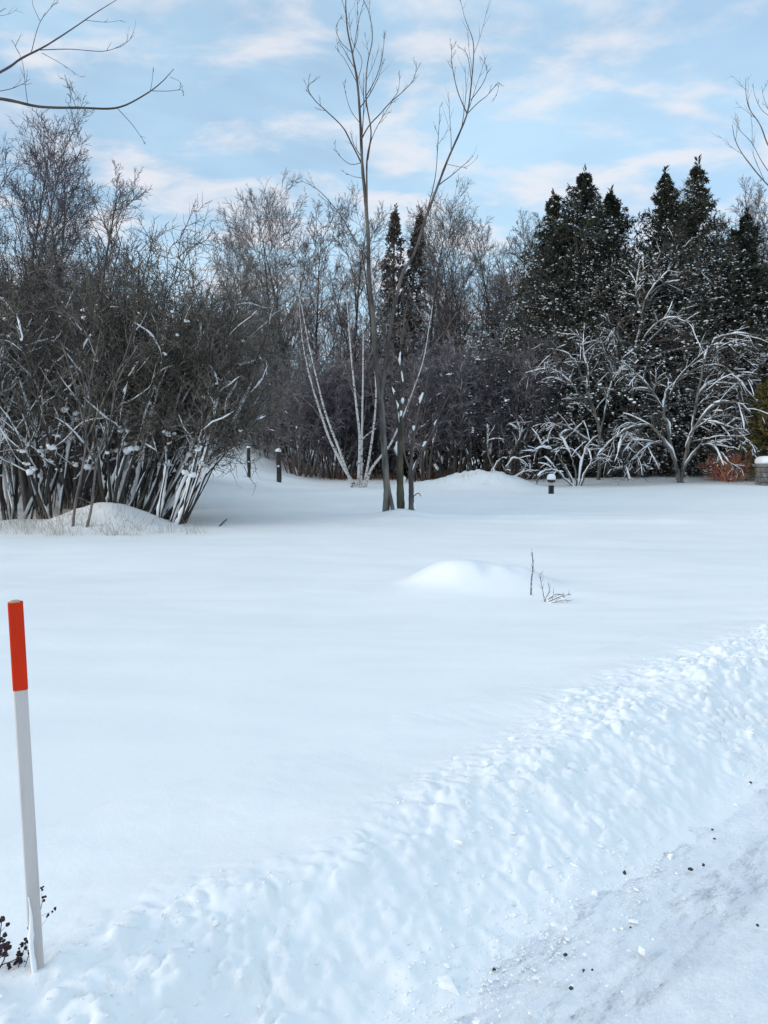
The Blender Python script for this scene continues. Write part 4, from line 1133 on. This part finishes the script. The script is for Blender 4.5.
# ------------------------------------------------------------------ sky, sun, camera
SUN_EL, SUN_AZ = math.radians(18), math.radians(246)       # azimuth clockwise from +Y: behind the camera, to the left
def world():
    sc = bpy.context.scene
    w = bpy.data.worlds.new('World'); sc.world = w; w.use_nodes = True
    nt = w.node_tree; N = nt.nodes; L = nt.links; N.clear()
    out = N.new('ShaderNodeOutputWorld')
    sky = N.new('ShaderNodeTexSky'); sky.sky_type = 'NISHITA'; sky.sun_disc = False
    sky.sun_elevation = SUN_EL; sky.sun_rotation = SUN_AZ
    sky.air_density = 1.0; sky.dust_density = 0.6; sky.ozone_density = 1.2
    bg = N.new('ShaderNodeBackground'); bg.inputs[1].default_value = 0.105
    L.new(sky.outputs[0], bg.inputs[0])
    # thin broken cloud on a flat layer overhead
    tc = N.new('ShaderNodeTexCoord'); sep = N.new('ShaderNodeSeparateXYZ'); L.new(tc.outputs['Generated'], sep.inputs[0])
    def m(op, a, b):
        n = N.new('ShaderNodeMath'); n.operation = op
        for i, v in enumerate((a, b)):
            if isinstance(v, (int, float)): n.inputs[i].default_value = v
            else: L.new(v, n.inputs[i])
        return n.outputs[0]
    zz = m('ADD', m('MAXIMUM', sep.outputs[2], 0.0), 0.16)
    cb = N.new('ShaderNodeCombineXYZ'); L.new(m('DIVIDE', sep.outputs[0], zz), cb.inputs[0]); L.new(m('DIVIDE', sep.outputs[1], zz), cb.inputs[1])
    def cloud(scale, lo, hi, detail, off, rough=0.55):
        mp = N.new('ShaderNodeMapping'); mp.inputs['Scale'].default_value = (1.0, 1.5, 1); mp.inputs['Location'].default_value = off
        mp.inputs['Rotation'].default_value = (0, 0, math.radians(-14))
        L.new(cb.outputs[0], mp.inputs[0])
        n = N.new('ShaderNodeTexNoise'); n.inputs['Scale'].default_value = scale; n.inputs['Detail'].default_value = detail; n.inputs['Roughness'].default_value = rough
        n.inputs['Distortion'].default_value = 0.3
        L.new(mp.outputs[0], n.inputs['Vector'])
        r = N.new('ShaderNodeMapRange'); r.interpolation_type = 'SMOOTHSTEP'; r.inputs[1].default_value = lo; r.inputs[2].default_value = hi
        L.new(n.outputs['Fac'], r.inputs[0]); return r.outputs[0]
    veil = cloud(0.9, 0.30, 0.72, 5, (3.1, 1.2, 0))
    puff = cloud(3.6, 0.44, 0.66, 7, (1.7, 4.4, 0))
    b2 = N.new('ShaderNodeBackground'); b2.inputs[0].default_value = (0.468, 0.668, 0.835, 1); b2.inputs[1].default_value = 0.50
    # veil strength raised overhead, mostly above the view, to light the snow more
    ov = N.new('ShaderNodeMapRange'); ov.interpolation_type = 'SMOOTHSTEP'
    ov.inputs[1].default_value = 0.48; ov.inputs[2].default_value = 0.95; ov.inputs[3].default_value = 0.66; ov.inputs[4].default_value = 1.15
    L.new(sep.outputs[2], ov.inputs[0]); L.new(ov.outputs[0], b2.inputs[1])
    b3 = N.new('ShaderNodeBackground'); b3.inputs[0].default_value = (0.80, 0.775, 0.80, 1); b3.inputs[1].default_value = 0.60
    mx = N.new('ShaderNodeMixShader'); L.new(m('ADD', m('MULTIPLY', veil, 0.5), 0.42), mx.inputs[0]); L.new(bg.outputs[0], mx.inputs[1]); L.new(b2.outputs[0], mx.inputs[2])
    mx2 = N.new('ShaderNodeMixShader'); L.new(m('MULTIPLY', puff, 0.72), mx2.inputs[0]); L.new(mx.outputs[0], mx2.inputs[1]); L.new(b3.outputs[0], mx2.inputs[2])
    L.new(mx2.outputs[0], out.inputs[0])
    sd = Vector((math.sin(SUN_AZ) * math.cos(SUN_EL), math.cos(SUN_AZ) * math.cos(SUN_EL), math.sin(SUN_EL)))
    ld = bpy.data.lights.new('sun', 'SUN'); ld.energy = 0.75; ld.angle = math.radians(20); ld.color = (1.0, 0.9, 0.78)
    lo = bpy.data.objects.new('sun', ld); C.objects.link(lo); lo.location = (-20, -20, 30)
    lo.rotation_euler = sd.to_track_quat('Z', 'Y').to_euler()
    sc.view_settings.view_transform = 'Standard'; sc.view_settings.look = 'None'; sc.view_settings.gamma = 1.0
    sc.view_settings.use_curve_mapping = False; sc.view_settings.exposure = 0.94
    cd = bpy.data.cameras.new('camera'); cd.sensor_width = 36; cd.sensor_fit = 'AUTO'; cd.lens = F / 1024 * 36
    cd.clip_start = 0.05; cd.clip_end = 2000
    co = bpy.data.objects.new('camera', cd); C.objects.link(co); co.location = (0, 0, CAM_Z)
    co.rotation_euler = (math.pi / 2 - TH, 0, 0)
    sc.camera = co
    sc.cycles.max_bounces = 6; sc.cycles.diffuse_bounces = 3
world()
